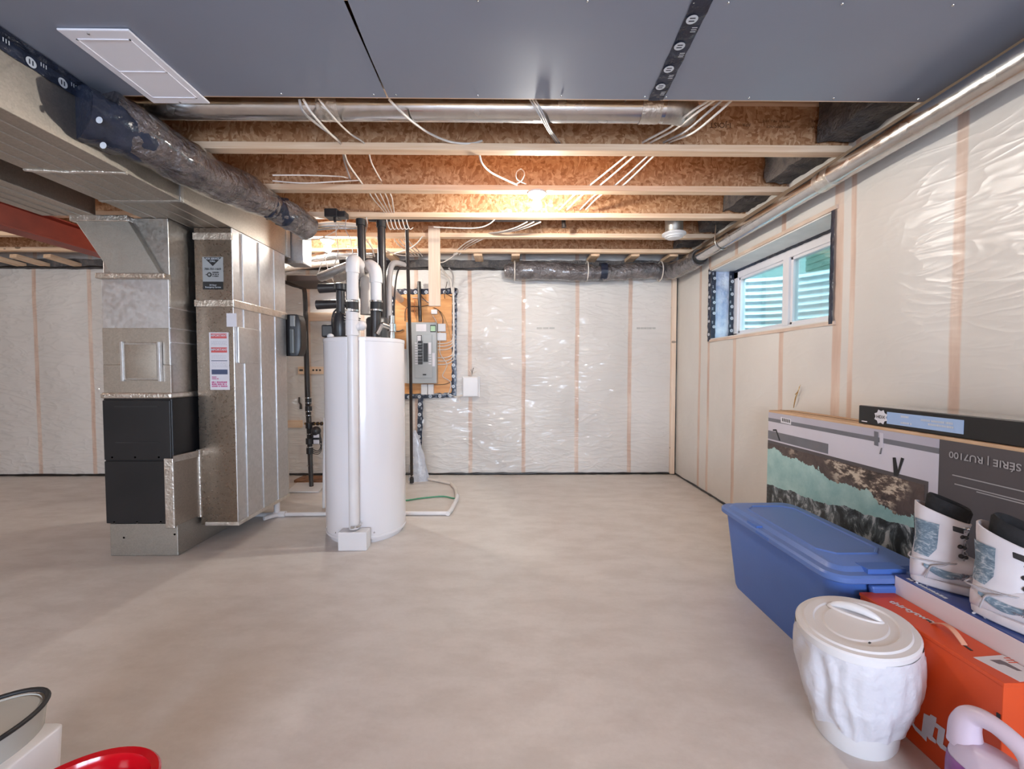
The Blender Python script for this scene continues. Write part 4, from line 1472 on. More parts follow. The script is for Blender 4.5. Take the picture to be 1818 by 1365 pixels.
wire([(768, 546), (784, 555), (794, 575), (798, 590), (800, 600)], MT['brass'], 'thin copper-coloured wire arching right of the white boxes', .0025)
wire([(696, 572), (699, 585), (707, 588), (716, 585)], Wb, 'black cable sagging into the left side of the breaker panel', .006)
wire([(740, 510), (748, 525), (757, 535), (768, 541)], Wb, 'black wire slanting across the top of the plywood', .004)
wire([(768, 541), (745, 544), (728, 544), (720, 550), (719, 570)], Wb, 'black wire looping level over the breaker panel', .004)
wire([(732, 528), (750, 531), (768, 541)], Wc, 'white wire crossing the top of the plywood', .0035)
wire([(736, 532), (736, 562)], Wo, 'short orange wire straight above the breaker panel', .004)
wire([(722, 568), (721, 556), (724, 548), (733, 543)], Wo, 'orange wire curling over the breaker panel top left', .003)
wire([(771, 683), (790, 682), (802, 677)], Wb, 'dark wire leaving the panel bottom to the right', .003)
wire([(790, 530), (789, 521), (793, 514), (802, 511), (812, 513), (812, 522), (806, 527), (797, 524), (791, 518), (794, 500)], Wb, 'black wire coil at the top right corner of the plywood', .0035)
wire([(771, 699), (786, 700), (797, 699)], Wc, 'white wire under the electrical board', .003)
wire([(780, 470, 4.5), (790, 485, 4.6), (800, 497, 4.66), (803, 520)], MT['cable'], 'white cable bundle bending down to the plywood from the joists', .012)
wire([(797, 476, 4.5), (804, 488, 4.6), (803, 510, 4.68)], MT['cable_grey'], 'grey cable bending down to the plywood from the joists', .008)

# ================================================================ WATER MAIN, LEFT OF THE TANK
t = thing('water_main', (0, 0, 0), 'black water main riser with valves and meter left of the water heater', 'pipe')
A, Bm, C = at(541, 520, Y=4.55), at(546, 700, Y=4.50), at(553, 866, Y=4.22)
C.z = .0
ORG[t.name] = C.copy(); t.location = C
up_ = at(520, 506, Y=4.55)
m = MB()
m.tube([at(505, 500, Y=4.58), up_, at(534, 510, Y=4.55), A, A.lerp(Bm, .5), Bm, at(549, 760, Y=4.42), at(551, 820, Y=4.30), C], [.02, .02, .021, .023, .025, .027, .027, .024, .02], 18, sm=4)
m.build('riser', MT['black_abs'], t, smooth=60)
for py in (706, 715, 722, 730, 737, 770, 793, 826):
    f = at(547 + (py - 700) * .03, py, Y=4.45 - (py - 700) * .0012)
    m = MB()
    clamp_ring(m, f, .030, .010)
    m.build('hose_clamp', MT['steel'], t, smooth=40)
for py, r in ((712, .032), (726, .034), (755, .034), (783, .036), (800, .034)):
    f = at(547 + (py - 700) * .03, py, Y=4.45 - (py - 700) * .0012)
    m = MB()
    m.tube([f + Vector((0, 0, .03)), f - Vector((0, 0, .03))], r, 16)
    m.build('coupling', MT['black_plastic'], t, smooth=50)
f = at(562, 752, Y=4.38)
m = MB()
m.tube([at(541, 752, Y=4.40), at(575, 752, Y=4.40)], .012, 12)
m.build('branch', MT['brass'], t, smooth=50)
m = MB()
for px in (557, 564, 571):
    m.tube([at(px - 1.5, 752, Y=4.40), at(px + 1.5, 752, Y=4.40)], .020, 8)
m.box(at(572, 0, Y=4.4).x, at(575, 0, Y=4.4).x, 4.39, 4.41, at(0, 756, Y=4.4).z, at(0, 738, Y=4.4).z)
m.build('valve', MT['black_iron'], t, smooth=50)
m = MB()
p, q_ = at(555, 762, Y=4.36), at(567, 788, Y=4.36)
m.box(p.x, q_.x, 4.34, 4.40, q_.z, p.z)
m.sphere(at(561, 765, Y=4.36), .05, 16)
m.build('meter_body', MT['black_plastic'], t, bevel=.006, smooth=50)
for ya, yb_ in ((771, 777), (781, 788)):
    p, q_ = at(556, ya, Y=4.33), at(566, yb_, Y=4.33)
    MB().box(p.x, q_.x, 4.335, 4.342, q_.z, p.z).build('paper_label', MT['st_wht'], t)
for k in range(3):
    p = at(556 + k * 2, 790, Y=4.36)
    MB().tube([at(567, 770 + k * 8, Y=4.36), at(571, 785 + k * 6, Y=4.36), at(565, 800 + k * 3, Y=4.36), at(552, 796 + k * 4, Y=4.38)], .004, 6, sm=8).build('tubing', MT['cable_black'], t, smooth=60)
# small lever valve left of riser
m = MB()
m.tube([at(531, 705, Y=4.72), at(531, 714, Y=4.72), at(534, 718, Y=4.72), at(534, 726, Y=4.72)], [.008, .008, .010, .014], 10)
o = m.build('hose_valve', MT['black_iron'], smooth=50)
tag(o, 'small black valve lever on the film left of the water main', 'valve')
# wood backing strips
ORDC = ('leftmost', 'second from left', 'middle', 'fourth from left', 'rightmost')
def backing(pa, pb, label, mat='pine'):
    p, q_ = wx(*pa, Y=4.715), wx(*pb, Y=4.715)
    o = MB().box(p.x, q_.x, 4.70, 4.735, q_.z, p.z).build('backing_board', MT[mat], bevel=.002)
    tag(o, label, 'board', 'wood backing boards behind the water main')
backing((549, 555), (600, 570), 'narrow wood backing board behind the water main, topmost of three')
backing((530, 651), (582, 664), 'narrow wood backing board behind the water main, middle of three')
backing((508, 746), (536, 759), 'short stained wood backing board by the water meter, lowest of three')
for k, px in enumerate((533, 536, 556, 562, 568)):
    p = wx(px, 657, Y=4.695)
    o = MB().lathe([(.011, 0), (.010, -.014), (.004, -.016)], p, 10, axis='y').build('pipe_clip', MT['black_iron'], smooth=50)
    tag(o, ORDC[k] + ' of five tiny dark pipe clips on the middle backing board', 'clip', 'dark clips on the backing board')
# white floor board with dark pit edge
q4 = [at(527, 857, Z=.012), at(578, 857, Z=.012), at(566, 873, Z=.012), at(509, 873, Z=.012)]
m = MB()
m.prism([Vector((p.x, p.y, .004)) for p in q4], (0, 0, .012))
o = m.build('floor_cover', MT['white_plastic'], bevel=.002)
tag(o, 'white board lying on the floor at the foot of the water main', 'board')
m = MB()
lumpy_box(m, at(515, 860, Z=0).x, at(580, 860, Z=0).x, 4.42, 4.64, -.01, .022, .05, .012, 4)
o = m.build('soil_patch', MT['mud'], smooth=60)
tag(o, 'rusty dirt patch on the slab behind the white floor board', 'dirt', kind='stuff')

# grey rounded charger-like unit beside the return duct
ys = 4.0
p, q_ = at(505, 558, Y=3.56), at(535, 632, Y=3.56)
t = thing('control_unit', (p.x, 3.56, q_.z), 'dark grey rounded plastic unit mounted beyond the edge of the return duct', 'appliance')
rows = []
for i in range(13):
    f = i / 12
    z = q_.z + (p.z - q_.z) * f
    e = (1 - abs(2 * f - 1) ** 4)
    w_ = (q_.x - p.x) * (.80 + .2 * e)
    d = .05 + .04 * e
    rows.append([(p.x, 3.56, z), (p.x + w_ * .75, 3.56 - d * .2, z), (p.x + w_, 3.56, z), (p.x + w_, 3.66, z), (p.x, 3.66, z)])
m = MB()
m.loft(rows)
m.build('housing', MT['black_plastic'], t, smooth=50, bevel=.004)
MT['grey_pl'] = M('grey_plastic', (.13, .14, .14), .35, 0, (.10, .11, .11), 6)
MT['grey_lt'] = M('light_grey_plastic', (.30, .31, .31), .3)
a_, b_ = at(515, 560, Y=3.54), at(524, 580, Y=3.54)
MB().box(a_.x, b_.x, 3.53, 3.56, b_.z, a_.z).build('display', MT['grey_lt'], t, bevel=.006)
a_, b_ = at(514, 583, Y=3.54), at(523, 628, Y=3.54)
MB().box(a_.x, b_.x, 3.528, 3.558, b_.z, a_.z).build('hose_tray', MT['grey_pl'], t, bevel=.01)

# floor drain pipes
def flpipe(pts, r, mat, name, label, sm=0, zz=None):
    P = []
    for q in pts:
        p = at(q[0], q[1], Z=r + .002)
        P.append(p)
    o = MB().tube(P, r, 14, sm=sm).build(name, mat, smooth=50)
    return tag(o, label, 'pipe' if 'pipe' in name else 'hose')


flpipe([(440, 914), (500, 913), (600, 912), (722, 911), (797, 911)], .0165, MT['pvc'], 'drain_pipe', 'white plastic drain pipe lying on the floor behind the water heater')
flpipe([(795, 912), (801, 905), (811, 886), (812, 880)], .019, MT['pvc'], 'drain_pipe_elbow', 'slanted white plastic drain pipe piece right of the water heater')
flpipe([(811, 882), (809, 868), (801, 858)], .016, MT['pvc_old'], 'drain_pipe_bend', 'cream plastic drain pipe bend near the back wall')
flpipe([(803, 859), (776, 853), (752, 849)], .015, MT['pvc_old'], 'drain_pipe_end', 'cream plastic drain pipe running to the back wall')
MT['hose_green'] = M('green_hose', (.07, .32, .18), .35)
flpipe([(700, 890), (722, 888), (750, 884), (785, 881), (803, 884), (814, 885)], .0065, MT['hose_green'], 'drain_hose', 'thin green hose curving over the floor right of the water heater', 8)
m = MB()
p = at(492, 913, Z=.02)
m.tube([(p.x - .02, p.y, .022), (p.x + .07, p.y, .022)], .026, 16)
m.tube([(p.x, p.y, .022), (p.x, p.y, .12)], .022, 16)
m.tube([(p.x + .02, p.y - .0, .022), (p.x - .05, p.y - .10, .022)], .018, 12)
o = m.build('drain_tee', MT['pvc'], smooth=50)
tag(o, 'white plastic tee joint on the floor drain pipe beside the return duct', 'pipe fitting')
p, q_ = at(577, 742, Y=3.6), at(575, 902, Y=3.6)
o = MB().tube([p, q_], .013, 14).build('drop_pipe', MT['pvc'], smooth=50)
tag(o, 'thin white upright pipe just left of the water heater', 'pipe')
p, q_ = at(509, 795, Y=4.2), at(510, 838, Y=4.2)
o = MB().tube([p, (q_.x, 4.2, .0)], .017, 12).build('short_pipe', MT['pvc_old'], smooth=50)
tag(o, 'short pale pipe standing behind the return duct edge', 'pipe')

# plastic bag on the floor by the wall
m = MB()
rings = []
c = at(741, 845, Y=4.50)
for i in range(12):
    f = i / 11
    z = .0 + .55 * f
    rr_ = .105 * (1 - f) ** .8 + .012
    rings.append([(c.x + .02 - .045 * f + rr_ * math.cos(2 * PI * k / 20) * (1 + .35 * noise.noise(Vector((k * .9, f * 3, 1)))),
                   4.50 + .6 * rr_ * math.sin(2 * PI * k / 20), z) for k in range(20)])
m.loft(rings)
MT['bag'] = M('clear_bag', (.66, .69, .76), .2, 0, (.52, .55, .63), 12, 1.0, 18, .02, coat=.5)
o = m.build('plastic_bag', MT['bag'], smooth=60)
tag(o, 'crumpled clear plastic bag on the floor against the back wall beside the thin black pipe', 'bag')

# ================================================================ silver branch ducts at the back left, damper motor
t = thing('branch_duct', at(560, 480, Y=4.2), 'foil-taped silver branch duct above the water main', 'duct')
m = MB()
wrapped(m, [at(478, 478, Y=3.9), at(520, 470, Y=4.05), at(600, 462, Y=4.25)], [.055, .055, .05], amp=.005, sm=8, seed=2, seg=22)
m.build('rear_run', MT['foil'], t, smooth=60)
m = MB()
m.tube([at(569, 492, Y=3.75), at(621, 472, Y=3.6)], .040, 22)
m.build('slanted_pipe', MT['galv_bright'], t, smooth=50)
m = MB()
m.tube([at(600, 494, Y=3.7), at(628, 484, Y=3.55)], .044, 22)
m.build('short_pipe', MT['foil'], t, smooth=50)
t = thing('rear_trunk_duct', at(530, 440, Y=3.7), 'bright square galvanized duct end beyond the flexible duct', 'duct')
p, q_ = at(511, 428, Y=3.66), at(540, 468, Y=3.66)
MB().box(p.x - .02, q_.x, 3.64, 3.80, q_.z, 2.436).build('duct_body', MT['galv_bright'], t, bevel=.004)
MB().box(p.x - .02, q_.x + .004, 3.635, 3.66, q_.z - .004, q_.z + .02).build('edge_tape', MT['foil'], t, bevel=.003)
o = MB().box(at(514, 0, Y=4.1).x, at(582, 0, Y=4.1).x, 3.95, 4.35, at(0, 503, Y=4.1).z, at(0, 493, Y=4.1).z).build('wood_shelf', M('dark_wood', (.07, .045, .035), .6), bevel=.003)
tag(o, 'dark flat board under the silver branch duct beyond the return duct', 'board')
m = MB()
m.tube([at(545, 462, Y=4.1), at(600, 452, Y=4.2), at(660, 450, Y=4.35)], [.045, .05, .045], 18, sm=6)
o = m.build('silver_pipe', MT['pipe'], smooth=60)
tag(o, 'horizontal silver pipe just behind the farther lit bulb', 'duct')

t = thing('damper_motor', at(592, 385, Y=3.40), 'small black damper motor box hanging at the joist end of the flexible duct', 'motor')
p, q_ = at(577, 371, Y=3.3), at(600, 386, Y=3.3)
MB().box(p.x, q_.x, 3.28, 3.38, q_.z, p.z).build('housing', MT['black_plastic'], t, bevel=.006)
MB().box(q_.x - .005, q_.x + .06, 3.29, 3.37, q_.z + .005, p.z - .015).build('side_box', MT['black_plastic'], t, bevel=.006)
MB().tube([at(594, 386, Y=3.3), at(595, 394, Y=3.3)], .010, 10).build('cable_gland', MT['black_plastic'], t, smooth=50)
p = at(588, 390, Y=3.34)
for k, (pts, lab) in enumerate((([(596, 392, 3.3), (597, 420, 3.3), (600, 448, 3.32), (592, 475, 3.4)], 'thin white wire hanging from the black damper motor'),
                                ([(617, 380, 3.35), (613, 405, 3.35), (622, 425, 3.35), (627, 450, 3.4)], 'thin grey wire hanging right of the black damper motor'))):
    wire(pts, MT['cable'] if k == 0 else MT['cable_grey'], lab, .003)
wire([(530, 425, 3.5), (560, 425, 3.5), (580, 418, 3.5), (598, 408, 3.5), (602, 397, 3.45)], Wc, 'thin white wire sagging beneath the flexible duct end', .0035)
for k in range(3):
    wire([(560, 398 + k * 5, 3.5), (590, 395 + k * 5, 3.5), (622, 397 + k * 4, 3.52), (636, 399 + k * 3, 3.52)], Wc if k != 2 else MT['steel'],
         ('topmost', 'middle', 'lowest')[k] + ' of three pale lines running level below the black damper motor', .012, grp='pale lines below the damper motor', name='conduit_line', cat='conduit')
wire([(581, 450, 3.9), (570, 470, 3.9), (560, 500, 4.0)], Wc, 'white wire hanging left of the farther bulb', .004)
wire([(575, 452, 3.9), (583, 480, 3.9), (592, 500, 4.0)], Wc, 'white wire slanting down under the farther bulb', .004)

# ================================================================ RIGHT-HAND PIPE, WRAPPED DUCT, DIFFUSER
t = thing('corner_duct', (1.84, 2.4, 2.24), 'shiny round steel duct running along the top of the right wall above the window', 'duct')
m = MB()
m.tube([(1.835, .35, 2.303), (1.835, 1.62, 2.300), (1.835, 2.40, 2.298)], .0575, 32)
m.build('near_length', MT['pipe'], t, smooth=50)
m = MB()
m.tube([(1.838, 2.38, 2.297), (1.84, 4.0, 2.29)], .0545, 32)
m.build('far_length', MT['pipe'], t, smooth=50)
m = MB()
m.tube([(1.836, 2.33, 2.298), (1.838, 2.44, 2.297)], .0595, 32)
m.build('joint_tape', MT['foil'], t, smooth=50)
m = MB()
m.tube([(1.836, .3, 2.345), (1.838, 3.9, 2.335)], .006, 6)
m.build('snap_lock_seam', MT['galv_dull'], t)
for y in (3.55,):
    m = MB()
    m.tube([(1.78, y, 2.44), (1.775, y, 2.30), (1.80, y, 2.245), (1.84, y, 2.232), (1.885, y, 2.25), (1.90, y, 2.31)], .005, 6, sm=6)
    m.build('hanger_strap', MT['steel'], t, smooth=60)

t = thing('wrapped_duct', (1.1, 4.58, 2.2), 'dark plastic-wrapped flexible duct along the top of the back wall, ending in the right corner', 'flexible duct')
m = MB()
p = [at(1238, 458, Y=4.0), at(1213, 475, Y=4.3), at(1192, 484, Y=4.52)]
wrapped(m, [(1.845, 3.98, 2.28), (1.84, 4.25, 2.275), (1.79, 4.50, 2.275)], [.075, .085, .085], amp=.012, sm=12, seed=3)
m.build('corner_wrap', MT['wrap2'], t, smooth=70)
m = MB()
m.tube([(1.845, 3.955, 2.285), (1.845, 4.01, 2.282)], [.062, .078], 24)
m.build('end_band', MT['rubber'], t, smooth=40)
za = 2.285
seg = [(-.03, .045), (.02, .08), (.15, .092), (.45, .098), (.75, .094), (.97, .076), (1.10, .086), (1.35, .085), (1.6, .082), (1.80, .078)]
m = MB()
wrapped(m, [(x, 4.585, za + .012 * math.sin(x * 5)) for x, r in seg], [r for x, r in seg], amp=.014, sm=12, seed=11)
m.build('wall_wrap', MT['wrap2'], t, smooth=70)
for px in (914, 1045, 1178):
    p = at(px, 470, Y=4.48)
    m = MB()
    ring = [(p.x, 4.585 + .105 * math.cos(a_), za + .006 + .105 * math.sin(a_)) for a_ in [PI * .5 + 2 * PI * k / 28 for k in range(29)]]
    m.tube(ring, .006, 6)
    m.build('hanger_strap', MT['pvc_old'], t, smooth=60)
m = MB()
m.tube([(at(1068, 0, Y=4.58).x, 4.585, za), (at(1080, 0, Y=4.58).x, 4.585, za)], .096, 26)
m.build('band', MT['tape_black'], t, smooth=50)

t = thing('ceiling_diffuser', (1.48, 3.68, 2.37), 'white round air diffuser on a short grey duct hanging below the joists at right', 'diffuser')
m = MB()
m.lathe([(.062, .035), (.075, .06), (.085, .0), (.10, .002), (.102, -.010), (.085, -.016), (.078, -.022), (.078, -.030), (.045, -.040), (.001, -.042)][2:], (1.475, 3.68, 2.405), 40)
m.build('diffuser_rim', MT['white_plastic'], t, smooth=35)
m = MB()
m.lathe([(.062, -.048), (.060, -.054), (.03, -.06), (.001, -.061)], (1.475, 3.68, 2.418), 36)
m.build('diffuser_cone', MT['white_plastic'], t, smooth=35)
m = MB()
m.lathe([(.075, .0), (.075, .10), (.078, .105), (.078, .12), (.075, .125), (.075, .28)], (1.475, 3.68, 2.405), 30)
m.build('duct_stub', MT['galv_dull'], t, smooth=35)

# ================================================================ CABLES THROUGH THE JOISTS
def cable(pts, label, r=.0045, mt='cable', grp=None, sm=8):
    P = [at(p[0], p[1], Y=p[2]) for p in pts]
    o = MB().tube(P, r, 8, sm=sm).build('cable', MT[mt], smooth=60)
    return tag(o, label, 'cable', grp)


ORDN = ['leftmost', 'second from the left', 'third from the left', 'fourth from the left', 'fifth from the left', 'sixth from the left']
cable([(538, 176, 1.98), (556, 204, 2.02), (585, 236, 2.2), (607, 258, 2.40), (618, 290, 2.62), (646, 330, 2.93)], 'white cable crossing the round duct near its left tape joint, rear of the pair', .006)
cable([(531, 176, 1.98), (540, 200, 2.02), (570, 226, 2.2), (603, 252, 2.40), (612, 288, 2.62), (622, 318, 2.90)], 'grey cable crossing the round duct left of the white one', .006, 'cable_grey')
cable([(566, 176, 1.98), (590, 206, 2.02), (620, 236, 2.25), (650, 258, 2.40), (660, 290, 2.6), (678, 323, 2.92)], 'white cable over the round duct just left of its foil joint', .0048)
cable([(690, 176, 1.98), (712, 198, 2.02), (735, 218, 2.15), (765, 238, 2.28), (800, 252, 2.36), (835, 255, 2.38), (856, 250, 2.40)], 'long white cable curving over the round duct in the middle', .006)
cable([(851, 272, 2.43), (856, 290, 2.5), (872, 306, 2.65), (900, 320, 2.82), (918, 328, 2.89)], 'white cable curving down to the nearer bulb from the middle joist', .006)
cable([(917, 326, 2.88), (926, 320, 2.87), (931, 308, 2.86), (925, 300, 2.86), (917, 306, 2.86), (918, 318, 2.88), (934, 327, 2.9)], 'little loop of white cable above the nearer bulb holder', .004)
cable([(484, 311, 2.7), (540, 311, 2.75), (600, 313, 2.82), (618, 316, 2.88)], 'thin white cable strung level left of the slanting pair, upper', .0045)
cable([(484, 321, 2.75), (540, 325, 2.78), (600, 322, 2.84), (640, 320, 2.9)], 'thin white cable strung level left of the slanting pair, lower', .0045)
for k in range(5):
    cable([(655 + k * 9, 340, 2.95), (662 + k * 8.5, 352, 3.05), (674 + k * 6, 366, 3.25), (684 + k * 4, 378, 3.41)], ORDN[k] + ' of five white cables fanned above the thick black pipes', .005, grp='fan of white cables above the black pipes')
for k in range(3):
    cable([(938 + k * 5, 172, 1.98), (958 + k * 4, 205, 2.02), (972 + k * 3, 230, 2.2), (988 + k * 3, 254, 2.40)], ORDN[k] + ' of three thin cables crossing the round duct mid-right', .0038, 'cable_grey' if k != 1 else 'cable', grp='three thin cables over the round duct')
for k, (x0, x1, sag) in enumerate(((1266, 1143, 0), (1274, 1157, 2), (1286, 1180, 5), (1303, 1190, 8))):
    mt = ('cable', 'pvc_old', 'cable_grey', 'cable')[k]
    cable([(x0, 174, 1.98), (x0 * .7 + x1 * .3, 197 + sag, 2.05), (x0 * .35 + x1 * .65, 228 + sag, 2.22), (x1, 252, 2.39), (x1 - 20, 268, 2.5), (x1 - 100 + k * 4, 332, 2.93), (x1 - 122, 345, 3.02), (x1 - 150, 372, 3.3)],
          ('uppermost', 'second', 'third', 'lowest')[k] + ' of four pale cables slanting through the joists right of the duct elbow', .006, mt, grp='four cables slanting through the joists on the right')
for k in range(3):
    cable([(936 + k * 12, 394, 3.47), (915 + k * 10, 404, 3.6), (890 + k * 8, 411, 3.75), (868 + k * 4, 414, 3.9)], ORDN[2 - k] + ' of three pale cables slanting behind the nearer bulb', .006, grp='three cables behind the nearer bulb')
cable([(880, 388, 3.45), (868, 398, 3.46), (850, 404, 3.47), (820, 405, 3.48), (770, 403, 3.48)], 'white cable sagging under the long thin black pipe', .005)
for k in range(3):
    cable([(862 - k * 8, 422, 3.95), (845 - k * 8, 430, 4.05), (828 - k * 6, 440, 4.35), (815 - k * 5, 452, 4.44)], ORDN[k] + ' of three pale cables slanting toward the electrical board', .006, grp='three cables slanting toward the electrical board')
cable([(812, 448, 4.40), (800, 458, 4.45), (784, 466, 4.48), (770, 462, 4.5)], 'white cable sagging in front of the back wall plate', .006)
for k in range(6):
    x = 686 + k * 7
    cable([(x, 388, 3.47), (x + 3, 400, 3.48), (x + 7, 407, 3.50), (x + 12, 404, 3.55)], ORDN[k] + ' of six short white cable loops hooked over the thin black pipe', .0045, grp='white cable loops over the black pipe')
cable([(650, 384, 3.42), (652, 400, 3.42), (648, 420, 3.45), (660, 440, 3.6), (665, 455, 3.8)], 'white cable hanging between the two thick black pipes', .005)
cable([(668, 420, 3.6), (680, 440, 3.7), (705, 452, 3.9), (745, 455, 4.2)], 'white cable drooping behind the right thick black pipe', .005)
for k in range(4):
    cable([(700 + k * 8, 425, 3.9), (708 + k * 8, 435, 4.0), (722 + k * 7, 445, 4.2), (735 + k * 5, 455, 4.4)], ORDN[k] + ' of four pale cables left of the hanging board', .0045, grp='four cables left of the hanging board')
cable([(750, 420, 3.8), (740, 432, 3.9), (725, 442, 4.0), (700, 450, 4.1)], 'pale cable swinging from the hanging board to the left', .006)

# ================================================================ STORED THINGS ON THE RIGHT
FXB = 1.752
MT['tv_dark'] = M('print_dark_grey', (.085, .072, .075), .45, 0, (.075, .065, .068), 2)
MT['tv_lav'] = M('print_lavender', (.46, .44, .50), .45, 0, (.40, .38, .45), 3)
MT['tv_lav2'] = M('print_pale_lavender', (.60, .57, .63), .45, 0, (.55, .52, .58), 3)
MT['tv_pink'] = M('print_pinkish_grey', (.50, .46, .49), .45, 0, (.40, .36, .39), 2)
MT['tv_line'] = M('print_slate_line', (.16, .16, .18), .45)
MT['tv_text'] = M('print_light_grey', (.36, .34, .34), .45)


def coast_mat():
    """printed aerial view: turquoise water between tan rock and dark rock, bands following the box face"""
    m, nt, b = base_mat('printed_coast')
    tc = nd(nt, 'ShaderNodeTexCoord')
    g = nd(nt, 'ShaderNodeSeparateXYZ', Vector=tc.outputs['Object'])
    y, z = g.outputs[1], g.outputs[2]
    n1 = nd(nt, 'ShaderNodeTexNoise', Vector=coords(nt, (1, 1, 1)), Scale=5.0, Detail=8, Roughness=.62)
    n2 = nd(nt, 'ShaderNodeTexNoise', Vector=coords(nt, (1, 1, 2)), Scale=16, Detail=6, Roughness=.7)
    n3 = nd(nt, 'ShaderNodeTexNoise', Vector=coords(nt, (1, 1.5, 1), (.6, 0, 0)), Scale=9, Detail=7, Roughness=.7, Distortion=1.2)
    # local frame: y = 0 at far end .. -1.1 near ; z = height above floor
    # shoreline heights as lines of y
    top = mth(nt, 'ADD', mth(nt, 'MULTIPLY', y, .10), .685)
    top = mth(nt, 'ADD', top, mth(nt, 'MULTIPLY', mth(nt, 'SUBTRACT', n1.outputs[0], .5), .24))
    low = mth(nt, 'ADD', mth(nt, 'MULTIPLY', y, -.10), .43)
    low = mth(nt, 'ADD', low, mth(nt, 'MULTIPLY', mth(nt, 'SUBTRACT', n1.outputs[0], .5), .10))
    up_m = mth(nt, 'GREATER_THAN', z, top)
    lo_m = mth(nt, 'LESS_THAN', z, low)
    water = ramp(nt, n1.outputs[0], [(.3, (.20, .38, .38)), (.6, (.40, .58, .55))])
    rock = ramp(nt, n2.outputs[0], [(.40, (.035, .025, .022)), (.50, (.11, .075, .06)), (.56, (.55, .46, .36)), (.72, (.66, .58, .47))])
    brown = ramp(nt, n3.outputs[0], [(.3, (.045, .032, .03)), (.7, (.12, .085, .075))])
    rock = mixc(nt, ramp(nt, nd(nt, 'ShaderNodeTexNoise', Vector=coords(nt), Scale=3.1, Detail=3).outputs[0], [(.46, (0, 0, 0)), (.54, (1, 1, 1))]), rock, brown)
    dark = ramp(nt, n3.outputs[0], [(.42, (.02, .024, .026)), (.53, (.09, .11, .12)), (.6, (.42, .45, .47)), (.8, (.55, .58, .60))])
    c = mixc(nt, up_m, water, rock)
    c = mixc(nt, lo_m, c, dark)
    nt.links.new(c, b.inputs['Base Color'])
    b.inputs['Roughness'].default_value = .4
    return m


Yf, Yn = 2.742, .80
TVB = thing('television_box', (1.82, Yf, 0), 'large upright cardboard television box printed with a coast picture against the right wall', 'box')
MB().box(FXB, 1.915, Yn, Yf, 0, .935).build('carton', MT['card'], TVB, bevel=.003)
xf = FXB - .0015
def yz(px, py):
    p = at(px, py, X=xf)
    return (p.y, p.z)
def face(name, pts, mat, off=0.0):
    m = MB()
    q = [(xf - off, *yz(*p)) for p in pts]
    m.prism(q, (-.0012, 0, 0))
    return m.build(name, mat, TVB)
ye = yz(1668, 800)[0]      # boundary picture / dark text field
zt0 = .922
def frect(name, ya, yb_, za, zb_, mat, off=0.0):
    return MB().box(xf - off - .0012, xf - off, yb_, ya, za, zb_).build(name, mat, TVB)
frect('picture_field', Yf - .003, ye, .03, .922, MT['tv_lav2'])
frect('text_field', ye - .001, Yn, .03, .922, MT['tv_dark'])
frect('printed_band', Yf - .003, ye, .885, .922, MT['tv_lav'], .0006)
frect('printed_shelf_line', Yf - .003, ye, .862, .885, MT['tv_line'], .0006)
frect('printed_shadow', Yf - .003, 2.22, .745, .80, MT['tv_line'], .0006)
# turned-over television picture with slanted top bezel
bez = [yz(1372, 782), yz(1648, 853), yz(1650, 896), yz(1650, 985), yz(1372, 985)]
yb1 = yz(1648, 853)[0]
m = MB()
ya_, za_ = yz(1373, 783)
yb_, zb_ = yz(1649, 855)
m.prism([(xf - .001, Yf - .003, za_), (xf - .001, yb_, zb_), (xf - .001, yb_, .05), (xf - .001, Yf - .003, .05)], (-.0012, 0, 0))
m.build('printed_bezel', MT['tv_dark'], TVB)
m = MB()
m.prism([(xf - .002, Yf - .004, za_ - .018), (xf - .002, yb_ + .014, zb_ - .018), (xf - .002, yb_ + .014, .06), (xf - .002, Yf - .004, .06)], (-.0012, 0, 0))
m.build('printed_picture', coast_mat(), TVB)
# stand leg of the upside-down television, mast cables
face('printed_stand', [(1586, 812), (1591, 812), (1595, 835), (1601, 812), (1606, 814), (1595, 846), (1588, 844)], MT['black'], .002)
face('printed_mount', [(1553, 765), (1560, 767), (1560, 792), (1553, 790)], MT['tv_line'], .002)
face('printed_mount', [(1563, 768), (1569, 769), (1569, 795), (1563, 794)], MT['tv_lav2'], .002)
face('printed_mount', [(1565, 795), (1567, 795), (1565, 806), (1562, 806)], MT['tv_line'], .002)
face('printed_mount', [(1373, 762), (1379, 762), (1386, 782), (1384, 782), (1378, 765), (1373, 765)], MT['black'], .002)
face('white_sticker', [(1387, 740), (1405, 744), (1405, 754), (1387, 750)], MT['st_wht'], .002)
for k in range(5):
    px = 1390 + k * 3
    face('sticker_mark', [(px, 742 + k * .7), (px + 1.3, 742.3 + k * .7), (px + 1.3, 748 + k * .7), (px, 747.7 + k * .7)], MT['black'], .0035)
# upside-down lettering
p = at(1692, 802, X=xf)
text_mesh('SERIES / SÉRIE | RU7100', (xf - .0035, p.y + .012, p.z), (0, 1, 0), (0, 0, -1), .036, MT['tv_text'], TVB, align='RIGHT', bold=.015)
for py, a_, b2 in ((842, 1692, 1818), (858, 1696, 1818), (872, 1735, 1818)):
    q1 = yz(a_, py)
    frect('small_print_line', q1[0], Yn + .1, q1[1] - .004, q1[1], MT['tv_text'], .002)
MB().box(FXB + .075, FXB + .079, Yn, Yf, .9355, .937).build('lid_seam', MT['stamp'], TVB)

